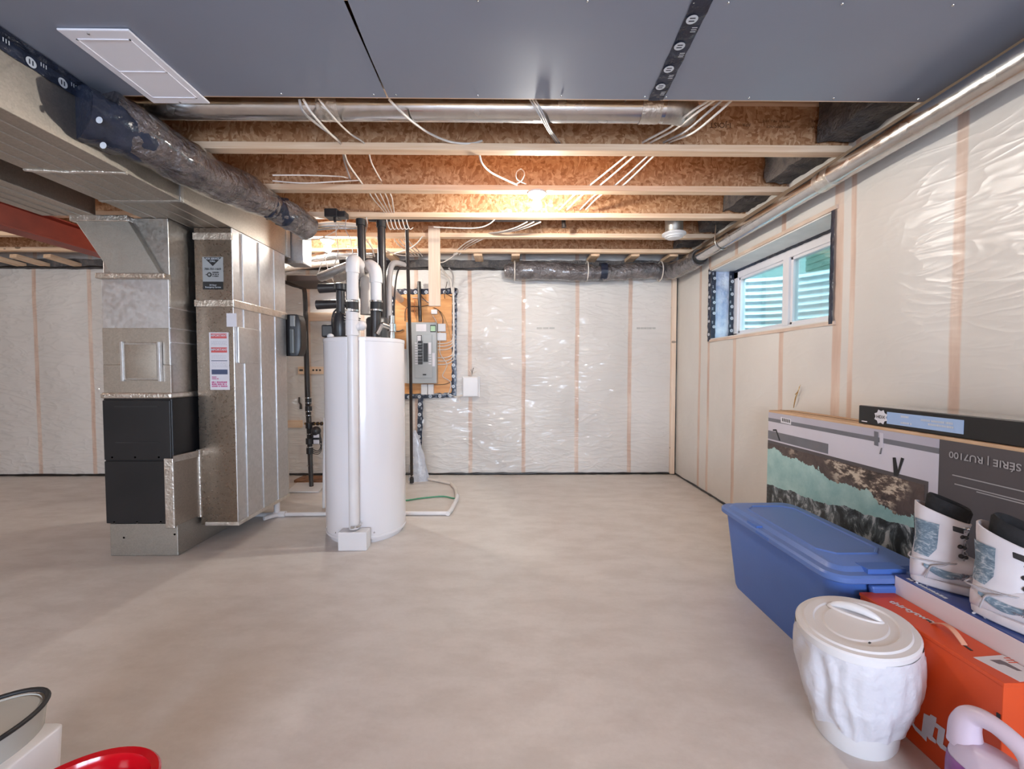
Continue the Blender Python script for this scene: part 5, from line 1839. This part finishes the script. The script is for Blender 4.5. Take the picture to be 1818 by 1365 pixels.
# board game style flat box on top
x0b, x1b = 1.765, 1.925
GB = thing('flat_black_box', (1.84, 2.05, .936), 'flat black box with a light blue label lying on the television box', 'box')
MB().box(x0b, x1b, 1.0, 2.05, .937, 1.026).build('carton', MT['black'], GB, bevel=.003)
MB().box(x0b + .003, x1b - .003, 1.005, 2.045, 1.0262, 1.0275).build('shrink_wrapped_top', M('wrapped_top', (.40, .37, .35), .12, 0, (.22, .20, .19), 4, 1.0, 14, .02, coat=1), GB)
MT['lblue'] = M('light_blue_label', (.36, .50, .74), .4, 0, (.33, .46, .70), 3)
ya, yb_ = at(1575, 740, X=x0b).y, at(1711, 760, X=x0b).y
MB().box(x0b - .0015, x0b, yb_, ya, .953, 1.008).build('blue_label', MT['lblue'], GB)
m = MB()
cy, cz = ya + .03, .981
m.prism([(x0b - .003, cy + (.036 if k % 2 else .027) * math.cos(2 * PI * k / 16), cz + (.036 if k % 2 else .027) * math.sin(2 * PI * k / 16)) for k in range(16)], (.0012, 0, 0))
m.build('starburst', MT['st_wht'], GB)
text_mesh('口口x', (x0b - .0045, cy + .018, cz - .008), (0, -1, 0), (0, 0, 1), .02, MT['black'], GB) if False else text_mesh('HDX', (x0b - .0045, cy + .022, cz - .007), (0, -1, 0), (0, 0, 1), .021, MT['black'], GB, bold=.01)
print_bars((x0b - .003, ya - .16, .985), (0, -1, 0), (0, 0, 1), .009, .13, MT['print_white'], GB, 1)
print_bars((x0b - .003, ya - .19, .970), (0, -1, 0), (0, 0, 1), .009, .10, MT['print_white'], GB, 2)
print_bars((x0b - .003, ya - .07, .990), (0, -1, 0), (0, 0, 1), .009, .04, MT['print_white'], GB, 3)
print_bars((x0b - .003, ya - .07, .962), (0, -1, 0), (0, 0, 1), .009, .045, MT['print_white'], GB, 4)
MB().box(x0b - .0015, x0b, 2.0, 2.03, .947, .951).build('tiny_logo', MT['st_wht'], GB)

# --- blue tote
def rrect(cx, cy, hx, hy, r, z, n=6, rot=0):
    pts = []
    for (sx, sy, a0) in ((1, 1, 0), (-1, 1, 90), (-1, -1, 180), (1, -1, 270)):
        for k in range(n + 1):
            a_ = R(a0 + 90 * k / n)
            pts.append((cx + sx * (hx - r) + r * math.cos(a_), cy + sy * (hy - r) + r * math.sin(a_), z))
    return [Vector(p) for p in pts]


MT['tote'] = M('blue_tote_plastic', (.070, .165, .50), .42, 0, (.064, .15, .47), 3, .1, 120)
MT['tote_lid'] = M('blue_lid_plastic', (.105, .19, .47), .38, 0, (.10, .18, .45), 3, .1, 120)
TC = (1.42, 1.915)
TB = thing('storage_tote', (TC[0], TC[1], 0), 'large blue plastic storage tote with closed lid in front of the television box', 'storage bin')
rings = []
for z, ins, r in ((0, .058, .05), (.02, .05, .055), (.36, .018, .06), (.40, .014, .06), (.405, .004, .06), (.425, .004, .06)):
    rings.append(rrect(TC[0], TC[1], .205 - ins, .415 - ins, r, z, 8))
m = MB()
m.loft(rings)
m.build('tub', MT['tote'], TB, smooth=40)
rings = []
for z, o_, r in ((.408, .008, .075), (.412, .012, .078), (.430, .012, .078), (.438, .004, .07), (.440, -.022, .055), (.452, -.034, .05), (.455, -.038, .05)):
    rings.append(rrect(TC[0], TC[1], .205 + o_, .415 + o_, r, z, 8))
m = MB()
m.loft(rings)
m.build('lid', MT['tote_lid'], TB, smooth=30)
# raised centre panel ridge with clipped corners
hx, hy = .135, .30
m = MB()
def clipped(hx, hy, c, z):
    return [Vector((TC[0] + x, TC[1] + .02 + y, z)) for x, y in ((hx, hy - c), (hx - c, hy), (-hx + c, hy), (-hx, hy - c), (-hx, -hy + c), (-hx + c, -hy), (hx - c, -hy), (hx, -hy + c))]
m.loft([clipped(hx, hy, .05, .454), clipped(hx - .004, hy - .004, .049, .461), clipped(hx - .010, hy - .010, .046, .461), clipped(hx - .013, hy - .013, .045, .4552)], False, True)
m.build('centre_panel', MT['tote_lid'], TB)
# near handle and latches (end and side)
m = MB()
m.prism([Vector((TC[0] + dx, TC[1] - .415 - .018, z)) for dx, z in ((-.075, .404), (.075, .404), (.055, .30), (-.055, .30))], (0, .024, 0))
m.build('end_handle', MT['tote'], TB, bevel=.008)
m = MB().box(TC[0] - .07, TC[0] + .075, TC[1] - .408, TC[1] - .350, .43, .4568)
m.build('latch_recess_shade', MT['tote'], TB, bevel=.001)  # raised block; its darker blue stands in for the shade of a recess
m = MB()
m.prism([(TC[0] - .075, TC[1] - .365, .452), (TC[0] + .075, TC[1] - .365, .452), (TC[0] + .062, TC[1] - .380, .4405), (TC[0] - .062, TC[1] - .380, .4405)], (0, -.001, 0))
m.build('latch_slope', MT['tote'], TB)
for sx in (-1,):
    m = MB()
    m.box(TC[0] - .212, TC[0] - .183, TC[1] + .05, TC[1] + .13, .43, .4465)
    m.build('side_notch', MT['tote'], TB, bevel=.001)
    MB().box(TC[0] - .2185, TC[0] - .214, TC[1] - .05, TC[1] + .05, .414, .430).build('side_latch', MT['tote'], TB, bevel=.002)

# --- orange boot box
MT['orange'] = M('orange_cardboard', (.66, .075, .012), .42, 0, (.60, .06, .01), 2)
OB = thing('orange_box', (1.36, 1.27, 0), 'orange shoe-style box with pale strap handle behind the white bin', 'box')
OX0, OX1, OY0, OY1, OZ = 1.306, 1.415, 1.045, 1.488, .380
OX1 = 1.43
MB().box(OX0, OX1, OY0, OY1, 0, OZ - .012).build('carton', MT['orange'], OB, bevel=.002)
MB().box(OX0 - .003, OX1, OY0 - .003, OY1 + .002, OZ - .012, OZ).build('lid', MT['orange'], OB, bevel=.002)
ry = (OY0 + OY1) / 2
p, q_ = at(1657, 1108, Z=OZ), at(1712, 1146, Z=OZ)
m = MB()
arc = []
mid = (p + q_) / 2
for k in range(13):
    f = k / 12
    b3 = p.lerp(q_, f)
    arc.append(b3 + Vector((0, 0, .024 * math.sin(PI * f) + .001)))
d = (q_ - p).normalized()
s_ = Vector((-d.y, d.x, 0)) * .008
rows = [[a_ + s_, a_ - s_, a_ - s_ + Vector((0, 0, .003)), a_ + s_ + Vector((0, 0, .003))] for a_ in arc]
m.loft(rows)
m.build('strap_handle', M('strap_pale_orange', (.72, .36, .24), .5), OB, smooth=40)
for c in (p, q_):
    MB().obox(c + (c - mid).normalized() * .012 + Vector((0, 0, .0008)), (.022, .007, .0015), (0, 0, math.atan2(d.y, d.x))).build('handle_slot', MT['black'], OB)
p = at(1572, 1068, Z=OZ)
text_mesh('thirtytwo', (p.x + .01, p.y - .0, OZ + .001), (.20, -.98, 0), (.98, .20, 0), .034, MT['print_white'], OB, bold=.03)
# shipping/spec label over the near top corner
L0 = [at(1728, 1167, Z=OZ), at(1783, 1163, Z=OZ), at(1860, 1205, Z=OZ), at(1815, 1213, Z=OZ)]
m = MB()
m.prism([Vector((min(max(c.x, OX0), OX1 - .002), max(c.y, OY0 + .002), OZ + .0002)) for c in L0], (0, 0, .0008))
m.build('spec_label', MT['st_wht'], OB)
c = at(1785, 1182, Z=OZ)
MT['boot_ink'] = M('boot_picture_ink', (.16, .13, .15), .5)
m = MB()
m.prism([c + Vector((x, y, .0012)) for x, y in ((-.018, .022), (.012, .022), (.016, .012), (.020, -.022), (.008, -.020), (.000, .002), (-.012, .006))], (0, 0, .0004))
m.build('boot_picture', MT['boot_ink'], OB)
m = MB()
for k in range(3):
    cc = at(1790 + 4 * k, 1168 + 4 * k, Z=OZ)
    m.box(cc.x - .014, cc.x + .014, cc.y - .003, cc.y, OZ + .0011, OZ + .0015)
m.build('fine_print', MT['orange'], OB)
# big white logo strokes on the face (lettering seen upside down)
xo = OX0 - .0005
_oc = [0]
def oface(pts):
    _oc[0] += .0004
    m = MB()
    m.prism([Vector((xo - _oc[0], at(a_, b2, X=xo).y, at(a_, b2, X=xo).z)) for a_, b2 in pts], (-.0012, 0, 0))
    m.build('brand_stroke', MT['print_white'], OB)


oface([(1641, 1266), (1651, 1271), (1653, 1268), (1663, 1274), (1662, 1282), (1655, 1312), (1646, 1304), (1645, 1316), (1636, 1306)])
oface([(1621, 1281), (1625, 1288), (1637, 1299), (1636, 1306), (1626, 1296), (1620, 1286)])
oface([(1660, 1281), (1679, 1295), (1677, 1301), (1661, 1290)])
oface([(1668, 1289), (1679, 1296), (1675, 1322), (1664, 1318)])
oface([(1646, 1304), (1652, 1302), (1663, 1314), (1663, 1320), (1651, 1312)])
oface([(1664, 1317), (1675, 1321), (1686, 1330), (1687, 1338), (1672, 1328)])
MB().box(xo - .002, xo, OY0 + .004, OY0 + .012, .25, .29).build('side_slot', MT['black'], OB)

# --- white box with blue lid, boots on top
MT['blue_lid'] = M('blue_glossy_card', (.025, .06, .26), .2, 0, (.02, .05, .22), 3, coat=.3)
MT['pink_white'] = M('white_card', (.70, .62, .62), .55, 0, (.66, .58, .58), 3)
WBX = thing('white_boot_box', (1.64, 1.25, 0), 'white box with glossy blue lid carrying the two snowboard boots', 'box')
SX0, SX1, SY0, SY1, SZ = 1.433, 1.72, .93, 1.488, .447
MB().box(SX0, SX1, SY0, SY1, 0, SZ - .003).build('carton', MT['pink_white'], WBX, bevel=.002)
MB().box(SX0 - .0, SX1, SY0, SY1, SZ - .004, SZ).build('blue_top', MT['blue_lid'], WBX, bevel=.0015)
print_bars((SX0 + .012, SY1 - .03, SZ + .0006), (0, -1, 0), (1, 0, 0), .013, .13, MT['print_white'], WBX, 5)

# --- snowboard boots
MT['boot_white'] = M('boot_white_synthetic', (.70, .67, .69), .4, 0, (.64, .60, .63), 8)
MT['boot_sole'] = M('boot_sole_rubber', (.66, .62, .65), .5)
MT['liner'] = M('black_liner_felt', (.008, .008, .009), .95, 0, (.016, .016, .018), 30, .4, 90)
MT['lace'] = M('grey_lace', (.42, .40, .42), .6)
dm, dnt, db = base_mat('denim_panel')
dn = nd(dnt, 'ShaderNodeTexNoise', Vector=coords(dnt, (1, 1, 2)), Scale=28, Detail=7, Roughness=.75, Distortion=1.5)
dn2 = nd(dnt, 'ShaderNodeTexNoise', Vector=coords(dnt), Scale=130, Detail=2)
dnt.links.new(mixc(dnt, mth(dnt, 'MULTIPLY', dn2.outputs[0], .4), ramp(dnt, dn.outputs[0], [(.40, (.10, .15, .20)), (.52, (.19, .27, .33)), (.60, (.52, .56, .60))]), (.12, .17, .22)), db.inputs['Base Color'])
db.inputs['Roughness'].default_value = .7
MT['denim'] = dm


def boot(loc, ang, label, flip=1, logo=True):
    """heel at loc, toe along +u; w to the left of travel"""
    t = thing('snowboard_boot', loc, label, 'boot', 'snowboard boots on the white box')
    o0 = Vector(loc)
    cu, su = math.cos(ang), math.sin(ang)

    def L(u, w, z):
        return o0 + Vector((u * cu - w * su, u * su + w * cu, z))

    def ring(u0, z, hu, hw, n=28, lean=0, sq=.85, tilt=0):
        out = []
        for k in range(n):
            a_ = 2 * PI * k / n
            c_, s2 = math.cos(a_), math.sin(a_)
            x = hu * math.copysign(abs(c_) ** sq, c_)
            y = hw * math.copysign(abs(s2) ** sq, s2)
            out.append(L(u0 + x, y, z + tilt * x))
        return out
    # sole
    def foot_outline(z, g):
        pts = []
        for k in range(32):
            a_ = 2 * PI * k / 32
            u = .148 + (.148 + g) * math.cos(a_)
            wd = (.045 + g + .010 * math.sin((u / .3) * PI * .9)) * math.copysign(abs(math.sin(a_)) ** .62, math.sin(a_))
            pts.append(L(u, wd, z))
        return pts
    m = MB()
    m.loft([foot_outline(.001, -.004), foot_outline(.006, .002), foot_outline(.022, .004), foot_outline(.030, .0)])
    m.build('sole', MT['boot_sole'], t, smooth=40)
    m = MB()
    for k in range(12):
        u = .012 + k * .025
        a_, b2 = L(u, -.036, .0035), L(u, .036, .0035)
        m.tube([a_, b2], .0034, 6)
    m.build('tread_lug', MT['boot_sole'], t)
    # foot shell: stations along u
    m = MB()
    st = []
    for u, h, hw in ((-.004, .075, .018), (.004, .10, .032), (.02, .115, .042), (.06, .125, .046), (.10, .125, .047), (.14, .118, .047), (.18, .10, .049), (.22, .078, .050), (.26, .062, .046), (.285, .05, .034), (.297, .038, .016)):
        rr2 = []
        for k in range(22):
            a_ = -PI / 2 + 2 * PI * k / 22
            c_, s2 = math.cos(a_), math.sin(a_)
            zc = (h - .02) / 2 + .02
            rr2.append(L(u, hw * math.copysign(abs(c_) ** .6, c_), zc + (h - .02) / 2 * math.copysign(abs(s2) ** .7, s2)))
        st.append(rr2)
    m.loft(st)
    m.build('foot_shell', MT['boot_white'], t, smooth=60)
    # shaft
    m = MB()
    sh = []
    for z, uc, hu, hw in ((.085, .062, .064, .045), (.12, .064, .062, .046), (.16, .066, .060, .047), (.20, .068, .064, .050), (.235, .070, .068, .053), (.26, .072, .070, .055)):
        sh.append(ring(uc, z, hu, hw, tilt=-.05 if z < .2 else -.25 if z < .25 else -.38))
    # open cuff: turn inward
    sh.append(ring(.072, .262, .066, .051, tilt=-.38))
    sh.append(ring(.070, .235, .060, .046, tilt=-.3))
    m.loft(sh, True, True)
    m.build('shaft', MT['boot_white'], t, smooth=60)
    # liner collar
    m = MB()
    m.loft([ring(.080, .20, .056, .042, tilt=-.1), ring(.084, .262, .055, .044, tilt=-.30), ring(.088, .292, .056, .045, tilt=-.40), ring(.089, .302, .050, .040, tilt=-.40), ring(.089, .296, .040, .031, tilt=-.4), ring(.085, .24, .036, .028)])
    m.build('liner', MT['liner'], t, smooth=60)
    # denim panels on the side facing the camera (-w if flip=-1)
    for side in (-1, 1):
        m = MB()
        rows = []
        for z, hu, hw, uc in ((.105, .0635, .0475, .063), (.14, .0630, .0485, .065), (.17, .0625, .0495, .067), (.20, .0655, .0520, .068), (.228, .069, .0545, .070)):
            row = []
            for k in range(11):
                a_ = (R(96) + R(66) * k / 10) * side
                if z < .12:
                    a_ = (R(110) + R(50) * k / 10) * side
                c_, s2 = math.cos(a_), math.sin(a_)
                x = (hu + .0015) * math.copysign(abs(c_) ** .85, c_)
                y = (hw + .0015) * math.copysign(abs(s2) ** .85, s2)
                row.append(L(uc + x, y, z - .08 * x))
            rows.append(row)
        m.loft(rows, False, False, False)
        m.build('denim_panel', MT['denim'], t, smooth=60)
        m = MB()
        rows = []
        for f in [i / 12 for i in range(13)]:
            u = .025 + .12 * f
            zc = .078 - .02 * math.sin(PI * f) + .0 * f
            th = .012 * math.sin(PI * min(1, f + .08)) + .002
            hw = .0462 + .002
            rows.append([L(u, side * (hw + .001), zc + th), L(u, side * (hw + .0035), zc), L(u, side * (hw + .001), zc - th)])
        m.loft(rows, False, False, False)
        m.build('side_stripe', MT['denim'], t, smooth=60)
        m = MB()
        rows = []
        for f in [i / 10 for i in range(11)]:
            u = .15 + .10 * f
            top = .060 - .012 * f if f > .2 else .036 + .12 * f
            rows.append([L(u, side * (.0505 + .001 * (1 - abs(2 * f - 1))), top), L(u, side * .0530, (top + .034) / 2), L(u, side * .0515, .034)])
        m.loft(rows, False, False, False)
        m.build('toe_side_panel', MT['denim'], t, smooth=60)
        # lace hooks
        for z, u in ((.225, .118), (.195, .115), (.160, .112), (.128, .116)):
            c = L(u, side * .036, z)
            m = MB()
            m.sphere(c, .0075, 10)
            m.sphere(c + (L(.010, side * .004, 0) - o0), .006, 10)
            m.build('lace_hook', MT['black_plastic'] if z < .2 else MT['steel'], t, smooth=70)
        m = MB()
        m.prism([L(.090, side * .048, .232), L(.118, side * .044, .225), L(.118, side * .044, .207), L(.092, side * .047, .213)], (L(0, side * .004, 0) - o0))
        m.build('velcro_tab', MT['black_plastic'], t, bevel=.002)
    # tongue
    m = MB()
    m.loft([[L(.118 + .012 * f, -.03 + .06 * k / 6, .12 + .14 * f + .01 * math.sin(PI * k / 6)) for k in range(7)] for f in [i / 6 for i in range(7)]], False, False, False)
    m.build('tongue', MT['boot_white'], t, smooth=60)
    # laces wrapped round and dangling
    m = MB()
    m.tube([L(.12, .0, .12), L(.08, -.050, .095), L(.045, -.053, .08), L(.035, -.053, .055), L(.03, -.052, .035)], .0028, 6, sm=8)
    m.build('lace', MT['lace'], t, smooth=60)
    m = MB()
    m.tube([L(.13, .02, .12), L(.10, -.045, .10), L(.0, -.04, .092), L(-.006, .0, .095), L(.02, .045, .09), L(.12, .04, .11)], .0028, 6, sm=8)
    m.build('lace', MT['lace'], t, smooth=60)
    for k in range(4):
        z = .115 + k * .032
        m = MB()
        m.tube([L(.122, -.036, z), L(.134, 0, z + .012), L(.122, .036, z + .024)], .0025, 6, sm=6)
        m.build('lace', MT['lace'], t, smooth=60)
    if logo:
        text_mesh('32', L(.115, -.054, .062), L(1, 0, 0) - o0, (0, 0, 1), .020, MT['boot_ink'], t, bold=.02)
        text_mesh('thirtytwo', L(.098, -.0545, .053), L(1, 0, 0) - o0, (0, 0, 1), .010, MT['boot_ink'], t, bold=.02)
        m = MB()
        m.lathe([(.010, 0), (.001, -.001)], (0, 0, 0), 12)
    return t


boot((1.462, 1.455, SZ), R(-40), 'white snowboard boot with grey-blue denim panel, farther one beside the blue tote')
boot((1.470, 1.262, SZ), R(-68), 'white snowboard boot with grey-blue denim panel, nearer one cut by the picture edge')

# --- white oval bin under a white bag
BC = Vector((1.160, 1.330, 0))
BL = Vector((1.117, 1.286, 0))
BA = R(33)
LZ = .39
def ell(z, a_, b2, n=64, w=0, seed=0, sh=0):
    c = BC.lerp(BL, min(1, z / LZ))
    out = []
    for k in range(n):
        th = 2 * PI * k / n
        nn = 1
        if w:
            q = Vector((math.cos(th) * 1.8 + z * 3, math.sin(th) * 1.8, z * 6 + seed))
            fold = abs(noise.noise(Vector((math.cos(th) * 4 + z * 5, math.sin(th) * 4, z * 4))))
            nn = 1 + w * noise.noise(q) + w * 1.1 * (.5 - fold * 2)
        x, y = a_ * nn * math.cos(th), b2 * nn * math.sin(th)
        out.append(Vector((c.x + x * math.cos(BA) - y * math.sin(BA), c.y + x * math.sin(BA) + y * math.cos(BA), z)))
    return out


BN = thing('waste_bin', BC, 'white oval lidded bin draped in a white plastic bag at lower right', 'waste bin')
m = MB()
m.loft([ell(.0, .128, .105), ell(.012, .135, .110), ell(.16, .152, .120), ell(LZ - .03, .170, .130)])
m.build('bin_body', MT['white_plastic'], BN, smooth=50)
MT['bagw'] = M('white_bin_bag', (.70, .70, .75), .32, 0, (.66, .66, .71), 6, .6, 9, .03, coat=.25)
m = MB()
rg = []
NB = 96
for i in range(40):
    f = i / 39
    z = .085 + (LZ - .022 - .085) * f
    bul = .014 * math.sin(PI * f) + .010
    a0 = .146 + .034 * f
    r_ = ell(z, a0 + bul, a0 * .80 + bul, w=.055 if f < .88 else .02, seed=3, n=NB)
    if i < 4:
        r_ = [p + Vector((0, 0, .03 * noise.noise(Vector((k * .16, 2, 7))) * (4 - i) / 4)) for k, p in enumerate(r_)]
    rg.append(r_)
m.loft([[p + Vector((0, 0, .012)) for p in ell(.095, .142, .113, n=NB)]] + rg, False, False)
m.build('bag', MT['bagw'], BN, smooth=75)
m = MB()
LP = [(-.036, .188, .143), (-.030, .196, .151), (-.006, .198, .153), (0, .193, .148), (.001, .178, .133), (.006, .174, .129), (.006, .150, .105), (.001, .146, .101), (.001, .122, .079), (.005, .118, .075)]
m.loft([ell(LZ + dz, a_, b2) if dz <= 0 else [p + Vector((0, 0, dz)) for p in ell(LZ, a_, b2)] for dz, a_, b2 in LP])
m.build('lid', MT['white_plastic'], BN, smooth=28)
HA = R(-49)
hc = at(1518, 1091, Z=LZ)
lc = lambda u, v, z: Vector((hc.x + u * math.cos(HA) - v * math.sin(HA), hc.y + u * math.sin(HA) + v * math.cos(HA), z))
m = MB()
m.loft([[lc(.076 * math.cos(2 * PI * k / 36), .036 * math.sin(2 * PI * k / 36), LZ + .003) for k in range(36)],
        [lc(.070 * math.cos(2 * PI * k / 36), .031 * math.sin(2 * PI * k / 36), LZ + .010) for k in range(36)],
        [lc(.064 * math.cos(2 * PI * k / 36), .027 * math.sin(2 * PI * k / 36), LZ + .006) for k in range(36)]], False, True)
m.build('grip_dish', MT['white_plastic'], BN, smooth=40)
m = MB()
m.tube([lc(-.064 + .128 * k / 16, 0, LZ + .004 + .020 * math.sin(PI * k / 16) ** .6) for k in range(17)], [.008 + .006 * math.sin(PI * k / 16) for k in range(17)], 16)
m.build('grip', MT['white_plastic'], BN, smooth=50)
q = at(1544, 1141, Z=LZ + .007)
MB().obox(q, (.010, .005, .001), (0, 0, R(30))).build('lid_mark', MT['black'], BN)

# --- jug
JG = thing('detergent_jug', (1.208, .975, 0), 'pale lilac detergent jug with purple label at the lower right corner', 'jug')
MT['jug'] = M('pale_lilac_plastic', (.66, .56, .66), .3, 0, (.62, .52, .62), 4, sss=.25)
MT['jug_label'] = M('purple_label', (.16, .03, .17), .4, 0, (.30, .10, .32), 16)
jx, jy, ja = 1.208, .975, R(-80)
def jl(u, v, z):
    return Vector((jx + u * math.cos(ja) - v * math.sin(ja), jy + u * math.sin(ja) + v * math.cos(ja), z))
def jr(z, hu, hv, du=0, n=28):
    return [jl(du + hu * math.copysign(abs(math.cos(2 * PI * k / n)) ** .7, math.cos(2 * PI * k / n)), hv * math.copysign(abs(math.sin(2 * PI * k / n)) ** .8, math.sin(2 * PI * k / n)), z) for k in range(n)]
m = MB()
m.loft([jr(0, .085, .05), jr(.01, .09, .055), jr(.18, .09, .055), jr(.21, .086, .052), jr(.235, .076, .043, .0), jr(.25, .055, .03, .015), jr(.255, .02, .015, .03)])
m.build('jug_body', MT['jug'], JG, smooth=60)
m = MB()
m.tube([jl(-.060, 0, .225), jl(-.062, 0, .275), jl(-.046, 0, .312), jl(-.005, 0, .322), jl(.045, 0, .305), jl(.068, 0, .275), jl(.070, 0, .24)], [.036, .030, .023, .020, .021, .026, .03], 20, sm=8)
m.build('handle', MT['jug'], JG, smooth=60)
m = MB()
m.lathe([(.026, -.02), (.027, .004), (.027, .035), (.024, .04), (.001, .041)], jl(.095, .0, .25), 26)
m.build('cap', MT['white_plastic'], JG, smooth=35)
m = MB()
m.loft([jr(.03, .091, .0562), jr(.17, .091, .0562), jr(.20, .0885, .0540)], False, False)
m.build('label_wrap', MT['jug_label'], JG, smooth=50)

# ================================================================ LOWER LEFT CORNER
RB = thing('red_basin', (-.86, .92, 0), 'glossy red plastic basin at the lower left picture edge', 'basin')
MT['redpl'] = M('glossy_red_plastic', (.55, .004, .012), .14, 0, (.50, .003, .01), 3, coat=.6)
c = Vector((-.915, .845, 0))
def er(z, a_, b2, n=56, rot=R(20)):
    return [Vector((c.x + a_ * math.cos(t_) * math.cos(rot) - b2 * math.sin(t_) * math.sin(rot), c.y + a_ * math.cos(t_) * math.sin(rot) + b2 * math.sin(t_) * math.cos(rot), z)) for t_ in [2 * PI * k / n for k in range(n)]]
m = MB()
zr = .30
m.loft([er(0, .10, .08), er(.01, .105, .085), er(zr - .02, .132, .112), er(zr - .014, .144, .124), er(zr - .004, .150, .130), er(zr, .146, .126), er(zr - .003, .132, .112), er(zr - .02, .125, .105), er(.012, .098, .078)])
m.build('basin_shell', MT['redpl'], RB, smooth=45)
m = MB()
m.loft([er(zr - .04, .120, .10), er(zr - .035, .114, .094)], True, True)
m.build('inner_tray', M('bright_red', (.72, .006, .018), .3), RB, smooth=30)

CT = thing('rimmed_tub', (-1.305, 1.0, 0), 'translucent pale tub with dark rim at the left picture edge', 'tub')
MT['tubp'] = M('pale_translucent_plastic', (.50, .50, .46), .25, 0, (.44, .44, .41), 4, sss=.2)
c = Vector((-1.345, .985, 0))
rot = R(70)
def er2(z, a_, b2):
    return er(z, a_, b2, 48, rot)
m = MB()
m.loft([er2(0, .13, .085), er2(.30, .165, .11), er2(.305, .155, .10), er2(.02, .12, .075)])
m.build('tub_body', MT['tubp'], CT, smooth=45)
m = MB()
ringp = er2(.308, .166, .111)
m.tube(ringp + [ringp[0]], .006, 8)
m.build('dark_rim', MT['rubber'], CT, smooth=60)
m = MB()
m.loft([er2(.296, .158, .104), er2(.302, .150, .098)], True, True)
m.build('tub_lid', MT['tubp'], CT, smooth=30)
WB2 = MB()
p = at(108, 1287, Z=.24)
WB2.loft([rrect(p.x - .065, p.y - .085, .06, .085, .02, 0), rrect(p.x - .065, p.y - .085, .07, .095, .02, .235), rrect(p.x - .065, p.y - .085, .066, .091, .02, .24)])
o = WB2.build('white_container', MT['white_plastic'], smooth=50)
tag(o, 'white plastic container corner between the rimmed tub and the red basin', 'container')
o = MB().box(-1.12, -.985, .70, .86, 0, .235).build('black_crate', MT['black'], bevel=.01)
tag(o, 'black object at the very bottom left corner of the picture', 'crate')

# brown straw-like shred poking from the film on the right wall
m = MB()
m.tube([at(1409, 724, X=1.935), at(1412, 708, X=1.925), at(1416, 697, X=1.93), at(1421, 683, X=1.93)], [.002, .004, .003, .001], 6, sm=5)
m.tube([at(1412, 700, X=1.93), at(1417, 694, X=1.925), at(1419, 686, X=1.93)], [.003, .002, .001], 6, sm=4)
o = m.build('straw_shred', MT['brass'], smooth=60)
tag(o, 'brown straw-like shred on the right wall film above the television box', 'shred')
# faint batch marks printed on the insulation
MT['batch'] = M('faint_print', (.50, .48, .45), .6)
b = bpy.data.objects['wall_back']
for px, w_ in ((970, 34), (1142, 22), (1158, 14)):
    for k in range(3):
        p, q_ = at(px - w_ / 2 + k * w_ / 3, 581, Y=4.718), at(px - w_ / 2 + (k + .8) * w_ / 3, 584, Y=4.718)
        o = MB().box(p.x, q_.x, 4.717, 4.724, q_.z, p.z).build('batch_mark', MT['batch'], b)
